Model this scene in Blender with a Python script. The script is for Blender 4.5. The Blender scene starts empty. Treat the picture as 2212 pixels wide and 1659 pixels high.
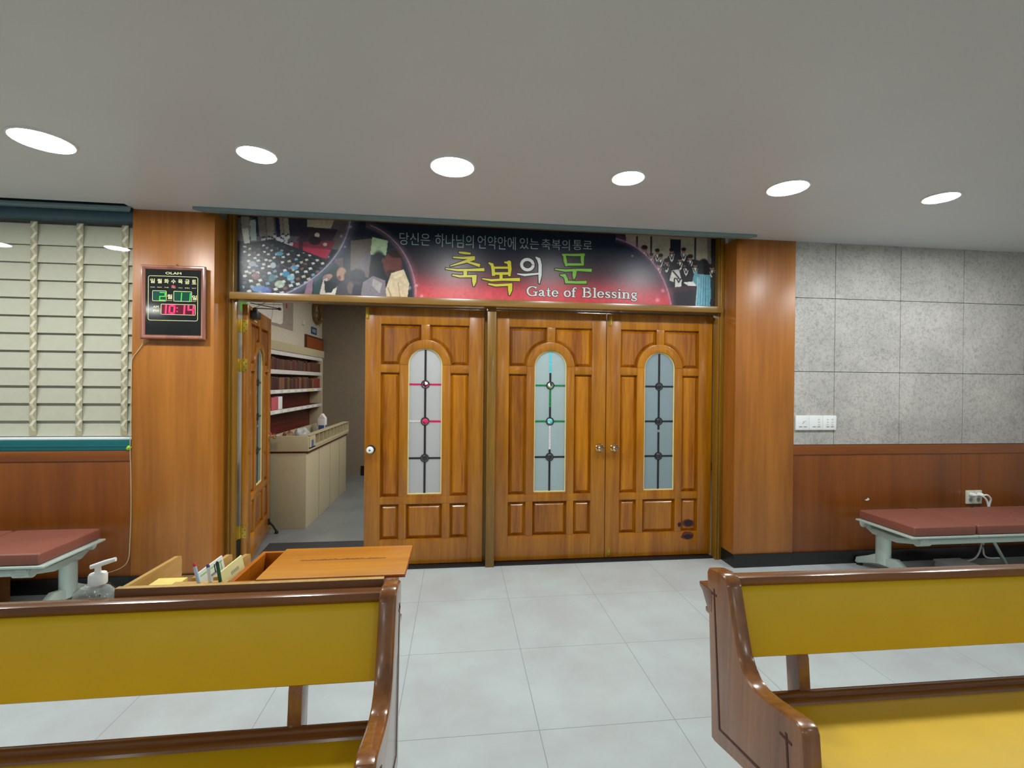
import bpy, bmesh, math, random
import numpy as np
from mathutils import Matrix, Vector
random.seed(7)
PI = math.pi
S = bpy.context.scene
COL = S.collection

# ------------------------------------------------------------ camera, world, exposure
CAM_H = 1.47
FPX = 1001.7                      # focal length in pixels of a 2212 px wide frame
YAW, PITCH, ROLL = 0.116253733, -0.0037147085, 0.0098270680
def cam_axes():
    cy, sy = math.cos(YAW), math.sin(YAW)
    r = np.array([cy, -sy, 0.]); f = np.array([sy, cy, 0.]); u = np.array([0, 0, 1.])
    cp, sp = math.cos(PITCH), math.sin(PITCH)
    f2 = f*cp + u*sp; u2 = u*cp - f*sp
    cr, sr = math.cos(ROLL), math.sin(ROLL)
    return r*cr + u2*sr, u2*cr - r*sr, f2
AR, AU, AF = cam_axes()
cd = bpy.data.cameras.new('camera'); cam = bpy.data.objects.new('camera', cd); COL.objects.link(cam)
cd.sensor_fit = 'HORIZONTAL'; cd.sensor_width = 36.0; cd.lens = 36.0*FPX/2212.0
cd.clip_start = 0.02
m = Matrix.Identity(4)
for i in range(3):
    m[i][0] = AR[i]; m[i][1] = AU[i]; m[i][2] = -AF[i]
m[2][3] = CAM_H
cam.matrix_world = m
S.camera = cam
w = bpy.data.worlds.new('world'); S.world = w; w.use_nodes = True
w.node_tree.nodes['Background'].inputs[0].default_value = (0.6, 0.65, 0.7, 1)
w.node_tree.nodes['Background'].inputs[1].default_value = 0.02
S.view_settings.view_transform = 'Standard'; S.view_settings.look = 'None'
S.view_settings.gamma = 1.0; S.view_settings.use_curve_mapping = False
S.view_settings.exposure = 0.0
S.cycles.max_bounces = 8; S.cycles.diffuse_bounces = 5; S.cycles.glossy_bounces = 4
S.cycles.transparent_max_bounces = 12
S.cycles.caustics_reflective = False; S.cycles.caustics_refractive = False
S.cycles.sample_clamp_indirect = 4.0
S.cycles.use_denoising = True

LAMP = 175.0          # radiance of the downlight diffusers
HALL_W = 14.0        # watts of each hall lamp behind the camera
LOBBY_W = 40.0
def area(name, loc, size, watts, col=(1, 1, 1)):
    l = bpy.data.lights.new(name, 'AREA'); l.shape = 'DISK'; l.size = size; l.energy = watts; l.color = col
    o = bpy.data.objects.new(name, l); COL.objects.link(o); o.location = loc
    return o
for gx in (-5.1, -1.9, 1.2, 4.3):
    for gy in (-1.5, -4.0, -6.4):
        area('hall_lamp', (gx, gy, 2.62), 0.3, HALL_W, (0.97, 1.0, 0.99))
area('lobby_unseen_light', (0.2, 4.45, 2.62), 0.35, LOBBY_W, (1.0, 0.95, 0.86))
area('lobby_unseen_light', (-0.5, 6.1, 2.62), 0.3, 20.0, (1.0, 0.95, 0.86))  # unseen fill light, added to brighten the side wall and bookcase
area('lobby_unseen_light', (1.6, 5.2, 2.62), 0.35, LOBBY_W, (0.9, 0.96, 1.0))

# ------------------------------------------------------------ materials
def lin(c):
    c = c/255.0
    return c/12.92 if c <= 0.04045 else ((c+0.055)/1.055)**2.4
def C3(r, g, b): return (lin(r), lin(g), lin(b), 1.0)
def newmat(name):
    mt = bpy.data.materials.new(name); mt.use_nodes = True
    nt = mt.node_tree; b = nt.nodes['Principled BSDF']
    return mt, nt, b
def nd(nt, t, **kw):
    n = nt.nodes.new(t)
    for k, v in kw.items(): setattr(n, k, v)
    return n
def plain(name, col, rough=0.5, metal=0.0, var=0.06, nscale=14.0, spec=0.5, bump=0.0, coat=0.0):
    mt, nt, b = newmat(name)
    tc = nd(nt, 'ShaderNodeTexCoord'); no = nd(nt, 'ShaderNodeTexNoise')
    no.inputs['Scale'].default_value = nscale; no.inputs['Detail'].default_value = 4
    nt.links.new(tc.outputs['Object'], no.inputs['Vector'])
    rp = nd(nt, 'ShaderNodeValToRGB')
    a = [max(0, c*(1-var)) for c in col[:3]] + [1]; z = [min(1, c*(1+var)) for c in col[:3]] + [1]
    rp.color_ramp.elements[0].position = 0.3; rp.color_ramp.elements[1].position = 0.7
    rp.color_ramp.elements[0].color = a; rp.color_ramp.elements[1].color = z
    nt.links.new(no.outputs['Fac'], rp.inputs['Fac']); nt.links.new(rp.outputs['Color'], b.inputs['Base Color'])
    b.inputs['Roughness'].default_value = rough; b.inputs['Metallic'].default_value = metal
    b.inputs['Specular IOR Level'].default_value = spec
    b.inputs['Coat Weight'].default_value = coat; b.inputs['Coat Roughness'].default_value = 0.08
    if bump:
        bp = nd(nt, 'ShaderNodeBump'); bp.inputs['Strength'].default_value = bump; bp.inputs['Distance'].default_value = 0.002
        n2 = nd(nt, 'ShaderNodeTexNoise'); n2.inputs['Scale'].default_value = nscale*12
        nt.links.new(tc.outputs['Object'], n2.inputs['Vector'])
        nt.links.new(n2.outputs['Fac'], bp.inputs['Height']); nt.links.new(bp.outputs['Normal'], b.inputs['Normal'])
    return mt
def wood(name, dark, light, axis='z', rough=0.28, scale=1.0, coat=0.3, vary=0.25, bump=0.0, coatr=0.12):
    mt, nt, b = newmat(name)
    tc = nd(nt, 'ShaderNodeTexCoord'); oi = nd(nt, 'ShaderNodeObjectInfo')
    ad = nd(nt, 'ShaderNodeVectorMath', operation='ADD')
    sc = nd(nt, 'ShaderNodeVectorMath', operation='SCALE'); sc.inputs['Scale'].default_value = 7.0
    cb = nd(nt, 'ShaderNodeCombineXYZ')
    for k in range(3): nt.links.new(oi.outputs['Random'], cb.inputs[k])
    nt.links.new(cb.outputs[0], sc.inputs[0])
    nt.links.new(tc.outputs['Object'], ad.inputs[0]); nt.links.new(sc.outputs[0], ad.inputs[1])
    mp = nd(nt, 'ShaderNodeMapping')
    lo, hi = 0.6*scale, 9.0*scale
    mp.inputs['Scale'].default_value = {'z': (hi, hi, lo), 'x': (lo, hi, hi), 'y': (hi, lo, hi)}[axis]
    nt.links.new(ad.outputs[0], mp.inputs['Vector'])
    n1 = nd(nt, 'ShaderNodeTexNoise'); n1.inputs['Scale'].default_value = 1.0; n1.inputs['Detail'].default_value = 3; n1.inputs['Distortion'].default_value = 0.4
    n2 = nd(nt, 'ShaderNodeTexNoise'); n2.inputs['Scale'].default_value = 7.0; n2.inputs['Detail'].default_value = 5
    nt.links.new(mp.outputs[0], n1.inputs['Vector']); nt.links.new(mp.outputs[0], n2.inputs['Vector'])
    mx = nd(nt, 'ShaderNodeMath', operation='MULTIPLY_ADD'); mx.inputs[1].default_value = 0.35
    nt.links.new(n2.outputs['Fac'], mx.inputs[0])
    m2 = nd(nt, 'ShaderNodeMath', operation='MULTIPLY'); m2.inputs[1].default_value = 0.65
    nt.links.new(n1.outputs['Fac'], m2.inputs[0]); nt.links.new(m2.outputs[0], mx.inputs[2])
    rp = nd(nt, 'ShaderNodeValToRGB')
    rp.color_ramp.elements[0].position = 0.36; rp.color_ramp.elements[0].color = dark
    rp.color_ramp.elements[1].position = 0.64; rp.color_ramp.elements[1].color = light
    nt.links.new(mx.outputs[0], rp.inputs['Fac'])
    hs = nd(nt, 'ShaderNodeHueSaturation')
    mr = nd(nt, 'ShaderNodeMapRange'); mr.inputs['To Min'].default_value = 1-vary; mr.inputs['To Max'].default_value = 1+vary*0.4
    nt.links.new(oi.outputs['Random'], mr.inputs['Value']); nt.links.new(mr.outputs[0], hs.inputs['Value'])
    nt.links.new(rp.outputs['Color'], hs.inputs['Color']); nt.links.new(hs.outputs['Color'], b.inputs['Base Color'])
    b.inputs['Roughness'].default_value = rough
    b.inputs['Coat Weight'].default_value = coat; b.inputs['Coat Roughness'].default_value = coatr
    return mt
def emit(name, col, strength):
    mt, nt, b = newmat(name)
    b.inputs['Base Color'].default_value = (0.02, 0.02, 0.02, 1)
    b.inputs['Emission Color'].default_value = col; b.inputs['Emission Strength'].default_value = strength
    return mt
def glassy(name, tint, refl=0.07, rough=0.0):
    mt, nt, b = newmat(name); nt.nodes.remove(b)
    out = nt.nodes['Material Output']
    tr = nd(nt, 'ShaderNodeBsdfTransparent'); tr.inputs[0].default_value = tint
    gl = nd(nt, 'ShaderNodeBsdfGlossy'); gl.inputs['Roughness'].default_value = rough
    fr = nd(nt, 'ShaderNodeFresnel'); fr.inputs['IOR'].default_value = 1.5
    mx = nd(nt, 'ShaderNodeMixShader'); ge = nd(nt, 'ShaderNodeNewGeometry')
    fb = nd(nt, 'ShaderNodeMath', operation='SUBTRACT'); fb.inputs[0].default_value = 1.0
    nt.links.new(ge.outputs['Backfacing'], fb.inputs[1])
    ff = nd(nt, 'ShaderNodeMath', operation='MULTIPLY'); nt.links.new(fr.outputs[0], ff.inputs[0]); nt.links.new(fb.outputs[0], ff.inputs[1])
    nt.links.new(ff.outputs[0], mx.inputs[0]); nt.links.new(tr.outputs[0], mx.inputs[1]); nt.links.new(gl.outputs[0], mx.inputs[2])
    nt.links.new(mx.outputs[0], out.inputs['Surface'])
    return mt
def frosted(name, col, trans):
    mt, nt, b = newmat(name)
    out = nt.nodes['Material Output']
    b.inputs['Base Color'].default_value = col; b.inputs['Roughness'].default_value = 0.3
    tl = nd(nt, 'ShaderNodeBsdfTranslucent'); tl.inputs[0].default_value = (0.85, 0.93, 0.95, 1)
    mx = nd(nt, 'ShaderNodeMixShader'); mx.inputs[0].default_value = trans
    nt.links.new(b.outputs[0], mx.inputs[1]); nt.links.new(tl.outputs[0], mx.inputs[2]); nt.links.new(mx.outputs[0], out.inputs['Surface'])
    return mt
def floor_mat(name, base, tint, pitch=0.602, ox=0.356, oy=3.131, line=0.3, rough=0.3):
    mt, nt, b = newmat(name)
    ge = nd(nt, 'ShaderNodeNewGeometry'); sx = nd(nt, 'ShaderNodeSeparateXYZ')
    nt.links.new(ge.outputs['Position'], sx.inputs[0])
    masks = []
    for k, o in ((0, ox), (1, oy)):
        s1 = nd(nt, 'ShaderNodeMath', operation='SUBTRACT'); s1.inputs[1].default_value = o - 200*pitch - pitch/2
        nt.links.new(sx.outputs[k], s1.inputs[0])
        md = nd(nt, 'ShaderNodeMath', operation='MODULO'); md.inputs[1].default_value = pitch
        nt.links.new(s1.outputs[0], md.inputs[0])
        s2 = nd(nt, 'ShaderNodeMath', operation='SUBTRACT'); s2.inputs[1].default_value = pitch/2
        nt.links.new(md.outputs[0], s2.inputs[0])
        ab = nd(nt, 'ShaderNodeMath', operation='ABSOLUTE'); nt.links.new(s2.outputs[0], ab.inputs[0])
        lt = nd(nt, 'ShaderNodeMath', operation='LESS_THAN'); lt.inputs[1].default_value = 0.0016
        nt.links.new(ab.outputs[0], lt.inputs[0]); masks.append(lt)
    mxm = nd(nt, 'ShaderNodeMath', operation='MAXIMUM')
    nt.links.new(masks[0].outputs[0], mxm.inputs[0]); nt.links.new(masks[1].outputs[0], mxm.inputs[1])
    no = nd(nt, 'ShaderNodeTexNoise'); no.inputs['Scale'].default_value = 2.6; no.inputs['Detail'].default_value = 5; no.inputs['Roughness'].default_value = 0.6
    nt.links.new(ge.outputs['Position'], no.inputs['Vector'])
    rp = nd(nt, 'ShaderNodeValToRGB'); rp.color_ramp.elements[0].position = 0.35; rp.color_ramp.elements[1].position = 0.62
    rp.color_ramp.elements[0].color = tint; rp.color_ramp.elements[1].color = base
    nt.links.new(no.outputs['Fac'], rp.inputs['Fac'])
    mc = nd(nt, 'ShaderNodeMix', data_type='RGBA'); mc.inputs[7].default_value = [c*line for c in base[:3]] + [1]
    nt.links.new(mxm.outputs[0], mc.inputs[0]); nt.links.new(rp.outputs['Color'], mc.inputs[6])
    nt.links.new(mc.outputs[2], b.inputs['Base Color'])
    b.inputs['Roughness'].default_value = rough
    return mt
def stone_mat(name):
    mt, nt, b = newmat(name)
    tc = nd(nt, 'ShaderNodeTexCoord')
    n1 = nd(nt, 'ShaderNodeTexNoise'); n1.inputs['Scale'].default_value = 3.0; n1.inputs['Detail'].default_value = 3
    n2 = nd(nt, 'ShaderNodeTexNoise'); n2.inputs['Scale'].default_value = 42; n2.inputs['Detail'].default_value = 5; n2.inputs['Distortion'].default_value = 1.2
    for n in (n1, n2): nt.links.new(tc.outputs['Object'], n.inputs['Vector'])
    r1 = nd(nt, 'ShaderNodeValToRGB'); r1.color_ramp.elements[0].position = 0.33; r1.color_ramp.elements[1].position = 0.56
    r1.color_ramp.elements[0].color = (0.33, 0.318, 0.30, 1); r1.color_ramp.elements[1].color = (0.47, 0.455, 0.432, 1)
    r2 = nd(nt, 'ShaderNodeValToRGB'); r2.color_ramp.elements[0].position = 0.3; r2.color_ramp.elements[1].position = 0.7
    r2.color_ramp.elements[0].color = (0.86, 0.86, 0.86, 1); r2.color_ramp.elements[1].color = (1.12, 1.12, 1.12, 1)
    nt.links.new(n2.outputs['Fac'], r1.inputs['Fac']); nt.links.new(n1.outputs['Fac'], r2.inputs['Fac'])
    mc = nd(nt, 'ShaderNodeMix', data_type='RGBA', blend_type='MULTIPLY'); mc.inputs[0].default_value = 1.0
    nt.links.new(r1.outputs['Color'], mc.inputs[6]); nt.links.new(r2.outputs['Color'], mc.inputs[7])
    nt.links.new(mc.outputs[2], b.inputs['Base Color'])
    b.inputs['Roughness'].default_value = 0.55
    return mt
def print_mat(name, rough=0.3):
    mt, nt, b = newmat(name)
    at = nd(nt, 'ShaderNodeAttribute'); at.attribute_name = 'print'
    nt.links.new(at.outputs['Color'], b.inputs['Base Color']); b.inputs['Roughness'].default_value = rough
    return mt

MT = {}
MT['floor'] = floor_mat('pale_vinyl_tile', (0.47, 0.53, 0.535, 1), (0.42, 0.445, 0.455, 1), line=0.5, rough=0.32)
MT['floor2'] = floor_mat('grey_lobby_tile', (0.165, 0.18, 0.183, 1), (0.13, 0.145, 0.148, 1), ox=0.1, oy=4.9, line=0.75, rough=0.35)
MT['ceiling'] = plain('satin_ceiling_paint', (0.645, 0.665, 0.675, 1), 0.40, var=0.02, nscale=1.5)
MT['cream'] = plain('cream_paint', (0.62, 0.60, 0.55, 1), 0.6, var=0.03)
MT['lobbywall'] = plain('lobby_wallpaper', (0.62, 0.58, 0.49, 1), 0.7, var=0.05, nscale=25)
MT['farwall'] = plain('dimmed_brown_wallpaper', (0.20, 0.165, 0.12, 1), 0.7, var=0.05, nscale=25)  # beige-brown paper, darkened in its colour to stand for weaker light
MT['stone'] = stone_mat('mottled_grey_stone')
MT['grout'] = plain('grout', (0.16, 0.145, 0.11, 1), 0.8)
MT['pillar'] = wood('pillar_veneer', C3(138, 79, 20), C3(172, 106, 31), 'z', 0.38, 0.5, 0.3, 0.04, coatr=0.3)
MT['wains'] = wood('wainscot_veneer', C3(108, 54, 8), C3(134, 72, 15), 'z', 0.36, 0.45, 0.15, 0.04)
MT['wainsx'] = wood('wainscot_rail', C3(114, 58, 14), C3(140, 78, 23), 'x', 0.34, 0.6, 0.2, 0.04)
MT['casing'] = wood('casing_wood', C3(112, 78, 16), C3(148, 106, 28), 'z', 0.3, 1.0, 0.3, 0.06)
MT['casingx'] = wood('lintel_wood', C3(112, 80, 28), C3(146, 108, 44), 'x', 0.28, 1.0, 0.3, 0.06)
MT['door'] = wood('varnished_door_wood', C3(142, 80, 3), C3(184, 118, 7), 'z', 0.27, 1.0, 0.35, 0.10, coatr=0.15)
MT['panel'] = wood('varnished_panel_wood', C3(128, 66, 2), C3(182, 114, 8), 'z', 0.27, 1.3, 0.35, 0.22, coatr=0.15)
MT['pew'] = wood('dark_pew_wood', C3(98, 56, 23), C3(134, 83, 39), 'x', 0.2, 1.0, 0.6, 0.05)
MT['pewv'] = wood('pew_end_wood', C3(112, 64, 27), C3(152, 98, 52), 'z', 0.22, 1.0, 0.6, 0.05)
MT['groove'] = plain('dark_groove', C3(70, 24, 8), 0.5)
MT['yellow'] = plain('mustard_vinyl', C3(216, 175, 0), 0.45, var=0.03, nscale=6, spec=0.45, bump=0.08)
MT['maroon'] = plain('maroon_vinyl', C3(128, 74, 60), 0.5, var=0.05, nscale=10, bump=0.06)
MT['grey_metal'] = plain('pale_grey_metal', C3(182, 198, 190), 0.32, 0.15, var=0.03)
MT['black'] = plain('black_plastic', (0.012, 0.012, 0.014, 1), 0.35, var=0.1)
MT['blackstone'] = plain('black_baseboard', (0.008, 0.009, 0.010, 1), 0.3, var=0.2, nscale=40)
MT['mat'] = plain('charcoal_mat', (0.02, 0.021, 0.024, 1), 0.85, var=0.25, nscale=90)
MT['teal'] = plain('teal_frame', C3(16, 92, 96), 0.35, var=0.04)
MT['tealgrey'] = plain('tealgrey_trim', C3(122, 144, 146), 0.45, var=0.04)
MT['navy'] = plain('dark_teal_recess', C3(48, 76, 88), 0.5, var=0.05)
MT['white'] = plain('white_plastic', (0.80, 0.82, 0.82, 1), 0.32, var=0.02)
MT['offwhite'] = plain('ivory_plastic', (0.70, 0.70, 0.58, 1), 0.4, var=0.03)
MT['greyprint'] = plain('grey_print', (0.25, 0.27, 0.29, 1), 0.5)
MT['blind'] = plain('cream_blind_fabric', C3(196, 193, 174), 0.7, var=0.03, nscale=30)
MT['tape'] = plain('blind_ladder_tape', C3(178, 168, 138), 0.8)
MT['tape2'] = plain('blind_ladder_cord', C3(232, 228, 210), 0.8)
MT['tape3'] = plain('blind_ladder_cord_back', C3(206, 198, 168), 0.8)
MT['glass'] = glassy('window_glass', (0.955, 0.96, 0.955, 1))
MT['bead'] = plain('cream_glazing_bead', C3(226, 214, 150), 0.4)
MT['frost1'] = frosted('frosted_pane_pinkish', (0.46, 0.43, 0.435, 1), 0.4)
MT['frost2'] = frosted('frosted_pane_green', (0.31, 0.40, 0.41, 1), 0.4)
MT['frost3'] = frosted('frosted_pane_blue', (0.20, 0.27, 0.30, 1), 0.4)
MT['lead'] = plain('dark_lead_came', (0.03, 0.028, 0.03, 1), 0.3, 0.4)
MT['lead_glint_red'] = plain('red_glint_painted_came', C3(226, 20, 84), 0.25, 0.2, var=0.5, nscale=120)  # these four cames carry coloured light reflections painted into their base colour
MT['lead_glint_green'] = plain('green_glint_painted_came', C3(22, 130, 70), 0.25, 0.2, var=0.6, nscale=120)
MT['lead_glint_cyan'] = plain('cyan_glint_painted_came', C3(90, 214, 232), 0.2, 0.2, var=0.2, nscale=80)
MT['lead_glint_white'] = plain('white_glint_painted_came', C3(230, 224, 228), 0.2, 0.2, var=0.5, nscale=160)
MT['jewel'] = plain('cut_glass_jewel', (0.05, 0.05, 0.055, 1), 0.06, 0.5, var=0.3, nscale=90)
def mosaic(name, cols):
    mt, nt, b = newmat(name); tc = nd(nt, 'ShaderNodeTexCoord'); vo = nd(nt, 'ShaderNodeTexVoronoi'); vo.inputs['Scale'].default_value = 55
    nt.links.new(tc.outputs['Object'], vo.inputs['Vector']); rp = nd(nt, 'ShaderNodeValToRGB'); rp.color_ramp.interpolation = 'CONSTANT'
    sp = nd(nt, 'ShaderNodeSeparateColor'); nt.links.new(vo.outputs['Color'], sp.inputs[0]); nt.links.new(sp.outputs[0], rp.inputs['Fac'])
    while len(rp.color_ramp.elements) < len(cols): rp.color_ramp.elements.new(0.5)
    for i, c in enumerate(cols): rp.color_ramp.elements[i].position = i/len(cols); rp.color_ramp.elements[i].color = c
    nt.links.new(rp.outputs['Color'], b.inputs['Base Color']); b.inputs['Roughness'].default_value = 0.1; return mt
MT['jewel_glint_red'] = mosaic('red_glint_painted_glass', [C3(230, 20, 80), C3(120, 10, 50), C3(240, 230, 236), C3(226, 40, 100), C3(40, 20, 30)])  # red and white glints painted into the roundel glass
MT['jewel_glint_green'] = mosaic('green_glint_painted_glass', [C3(20, 110, 70), C3(236, 240, 236), C3(30, 40, 44), C3(90, 200, 210), C3(180, 180, 70)])  # green, cyan and white glints painted into the roundel glass
MT['brass'] = plain('brass', C3(190, 160, 60), 0.3, 0.8, var=0.1)
MT['knob'] = plain('polished_knob_metal', C3(226, 206, 170), 0.1, 1.0, var=0.05)
MT['steel'] = plain('dull_steel', C3(140, 140, 138), 0.35, 0.8)
MT['clockframe'] = wood('clock_frame_wood', C3(116, 70, 56), C3(148, 92, 74), 'z', 0.35, 1.2, 0.2, 0.03)
MT['clockface'] = plain('black_clock_face', (0.012, 0.014, 0.014, 1), 0.08, var=0.1)
MT['cream_ink'] = plain('cream_ink', C3(226, 222, 160), 0.5)
MT['led_red'] = emit('red_led', (1.0, 0.012, 0.12, 1), 1.6)
MT['led_green'] = emit('green_led', (0.05, 1.0, 0.03, 1), 0.9)
MT['winred'] = plain('red_display_window', C3(84, 6, 34), 0.2)
MT['wingreen'] = plain('green_display_window', C3(10, 66, 52), 0.2)
MT['lamp'] = emit('downlight_diffuser', (0.96, 1.0, 0.985, 1), LAMP)
MT['ring'] = plain('downlight_trim', (0.8, 0.8, 0.8, 1), 0.35)
MT['rackwood'] = wood('light_rack_wood', C3(176, 136, 74), C3(208, 170, 104), 'y', 0.4, 1.0, 0.15, 0.05)
MT['rackfront'] = wood('rack_front_wood', C3(104, 66, 38), C3(130, 88, 54), 'x', 0.4, 1.0, 0.15, 0.03)
MT['boxwood'] = wood('orange_box_wood', C3(164, 86, 14), C3(190, 110, 24), 'x', 0.3, 1.0, 0.25, 0.03)
MT['lidwood'] = wood('orange_lid_wood', C3(172, 102, 6), C3(200, 132, 14), 'x', 0.4, 1.0, 0.05, 0.02)
MT['lidedge'] = plain('lid_edge', C3(150, 62, 18), 0.25, coat=0.5)
MT['carve'] = plain('dark_carving', C3(120, 62, 14), 0.6)
def milky(name, col, f):
    mt, nt, b = newmat(name); out = nt.nodes['Material Output']
    b.inputs['Base Color'].default_value = col; b.inputs['Roughness'].default_value = 0.08
    tr = nd(nt, 'ShaderNodeBsdfTransparent'); mx = nd(nt, 'ShaderNodeMixShader'); mx.inputs[0].default_value = f
    nt.links.new(tr.outputs[0], mx.inputs[1]); nt.links.new(b.outputs[0], mx.inputs[2]); nt.links.new(mx.outputs[0], out.inputs['Surface'])
    return mt
MT['gel'] = glassy('clear_bottle', (0.90, 0.93, 0.92, 1), rough=0.02)
MT['paper'] = plain('white_paper', (0.74, 0.80, 0.76, 1), 0.7, var=0.02)
MT['papery'] = plain('pale_yellow_paper', C3(226, 222, 158), 0.7, var=0.02)
MT['papergreen'] = plain('green_print', C3(150, 196, 128), 0.7)
MT['paperpink'] = plain('pink_print', C3(216, 176, 150), 0.7)
MT['yellowenv'] = plain('yellow_envelope', C3(226, 204, 110), 0.7)
MT['red'] = plain('red_cap', C3(196, 40, 50), 0.35)
MT['penblue'] = plain('pale_blue_barrel', C3(178, 198, 226), 0.35)
MT['pendark'] = plain('violet_tip', C3(70, 60, 120), 0.35)
MT['pengreen'] = plain('dark_green_barrel', C3(10, 84, 54), 0.25)
MT['counter'] = plain('beige_laminate', C3(178, 168, 138), 0.4, var=0.03, nscale=20)
MT['dkred'] = plain('dark_red_brown', C3(92, 34, 26), 0.5, var=0.15)
MT['alu'] = plain('white_aluminium_edge', (0.62, 0.62, 0.60, 1), 0.3)
MT['clear'] = glassy('clear_acrylic', (0.92, 0.93, 0.90, 1))
MT['cardboard'] = plain('brown_cardboard', C3(150, 104, 58), 0.75, var=0.08)
MT['clearbox'] = plain('translucent_plastic', (0.74, 0.80, 0.86, 1), 0.3)
MT['lime'] = plain('lime_plastic', C3(168, 214, 36), 0.4)
MT['print'] = print_mat('banner_print', 0.34)
MT['ink_white'] = plain('white_ink', (0.74, 0.76, 0.76, 1), 0.4)
MT['ink_slogan'] = plain('pale_ink', (0.36, 0.42, 0.42, 1), 0.4)
MT['ink_olive'] = plain('yellow_ink', C3(216, 204, 30), 0.4, var=0.02)
MT['ink_green'] = plain('green_ink', C3(120, 186, 44), 0.4, var=0.02)
MT['ink_dark'] = plain('dark_outline_ink', (0.025, 0.02, 0.012, 1), 0.5)
MT['burn'] = plain('burn_mark', (0.016, 0.005, 0.012, 1), 0.5)
MT['burn2'] = plain('burn_halo', C3(96, 38, 8), 0.4)
MT['signblue'] = plain('blue_sign', C3(30, 84, 120), 0.4)
MT['mapgrey'] = plain('map_grey', C3(158, 148, 138), 0.6)
MT['mapwhite'] = plain('map_white', C3(232, 230, 222), 0.6)
MT['mapgreen'] = plain('map_green', C3(126, 206, 92), 0.6)
MT['gold'] = plain('dried_gold_leaves', C3(150, 118, 50), 0.5, var=0.4, nscale=60)
MT['pic'] = plain('brown_picture', C3(150, 76, 30), 0.4)
MT['dkframe'] = plain('dark_frame', C3(80, 48, 24), 0.4)
MT['pink'] = plain('pink_card', C3(190, 90, 100), 0.5)
MT['bag'] = plain('grey_plastic_bag', C3(170, 172, 170), 0.35, var=0.2, nscale=20)
MT['sack'] = plain('brown_paper_sack', C3(120, 90, 60), 0.6, var=0.1)
MT['bluep'] = plain('blue_print', C3(70, 90, 140), 0.5)

# ------------------------------------------------------------ geometry helpers
WM = {}
def bm_new(): return bmesh.new()
def add_mesh(bm, src):
    me = bpy.data.meshes.new('tmp'); src.to_mesh(me); src.free(); bm.from_mesh(me); bpy.data.meshes.remove(me)
def box(bm, x0, x1, y0, y1, z0, z1, bev=0.0, mi=0, seg=2, M=None):
    t = bmesh.new()
    bmesh.ops.create_cube(t, size=1.0)
    for v in t.verts:
        v.co = Vector(((x0+x1)/2 + v.co.x*(x1-x0), (y0+y1)/2 + v.co.y*(y1-y0), (z0+z1)/2 + v.co.z*(z1-z0)))
    if bev > 0:
        bmesh.ops.bevel(t, geom=list(t.edges), offset=bev, segments=seg, affect='EDGES', profile=0.6)
    for f in t.faces: f.material_index = mi
    if M is not None: t.transform(M)
    add_mesh(bm, t); return bm
AX = {'x': lambda a, b, c: (c, a, b), 'y': lambda a, b, c: (a, c, b), 'z': lambda a, b, c: (a, b, c)}
def prism(bm, pts, axis, a0, a1, bev=0.0, mi=0, seg=2, M=None):
    t = bmesh.new(); f3 = AX[axis]
    v0 = [t.verts.new(f3(p[0], p[1], a0)) for p in pts]; v1 = [t.verts.new(f3(p[0], p[1], a1)) for p in pts]
    n = len(pts)
    t.faces.new(v0); t.faces.new(v1[::-1])
    for i in range(n): t.faces.new([v0[i], v1[i], v1[(i+1) % n], v0[(i+1) % n]])
    bmesh.ops.recalc_face_normals(t, faces=list(t.faces))
    if bev > 0:
        es = [e for e in t.edges if any(len(f.verts) > 4 or abs(abs(f.normal @ Vector(f3(0, 0, 1)))-1) < 1e-3 for f in e.link_faces)]
        bmesh.ops.bevel(t, geom=es, offset=bev, segments=seg, affect='EDGES', profile=0.6)
    for f in t.faces: f.material_index = mi
    if M is not None: t.transform(M)
    add_mesh(bm, t); return bm
def lathe(bm, prof, origin=(0, 0, 0), axis='z', n=24, mi=0, sx=1.0, sy=1.0, cap=True):
    t = bmesh.new(); rows = []
    for r, h in prof:
        row = []
        for k in range(n):
            a = 2*PI*k/n
            row.append(t.verts.new((r*math.cos(a)*sx, r*math.sin(a)*sy, h)))
        rows.append(row)
    for i in range(len(rows)-1):
        for k in range(n):
            t.faces.new([rows[i][k], rows[i][(k+1) % n], rows[i+1][(k+1) % n], rows[i+1][k]])
    if cap and prof[0][0] > 1e-6: t.faces.new(rows[0][::-1])
    if cap and prof[-1][0] > 1e-6: t.faces.new(rows[-1])
    bmesh.ops.remove_doubles(t, verts=list(t.verts), dist=1e-6)
    bmesh.ops.recalc_face_normals(t, faces=list(t.faces))
    R = {'z': Matrix.Identity(4), 'y': Matrix.Rotation(PI/2, 4, 'X'), 'x': Matrix.Rotation(PI/2, 4, 'Y')}[axis]
    t.transform(Matrix.Translation(origin) @ R)
    for f in t.faces: f.material_index = mi
    add_mesh(bm, t); return bm
def tube(bm, path, r, n=8, mi=0, flat=1.0):
    pts = [Vector(p) for p in path]; rows = []
    t = bmesh.new(); up = Vector((0, 0, 1))
    for i, p in enumerate(pts):
        d = (pts[min(i+1, len(pts)-1)] - pts[max(i-1, 0)]).normalized()
        a = d.cross(up)
        if a.length < 1e-3: a = d.cross(Vector((1, 0, 0)))
        a.normalize(); b = d.cross(a).normalized()
        rr = r[i] if isinstance(r, (list, tuple)) else r
        rows.append([t.verts.new(p + a*math.cos(2*PI*k/n)*rr + b*math.sin(2*PI*k/n)*rr*flat) for k in range(n)])
    for i in range(len(rows)-1):
        for k in range(n):
            t.faces.new([rows[i][k], rows[i][(k+1) % n], rows[i+1][(k+1) % n], rows[i+1][k]])
    t.faces.new(rows[0][::-1]); t.faces.new(rows[-1])
    bmesh.ops.recalc_face_normals(t, faces=list(t.faces))
    for f in t.faces: f.material_index = mi
    add_mesh(bm, t); return bm
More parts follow.
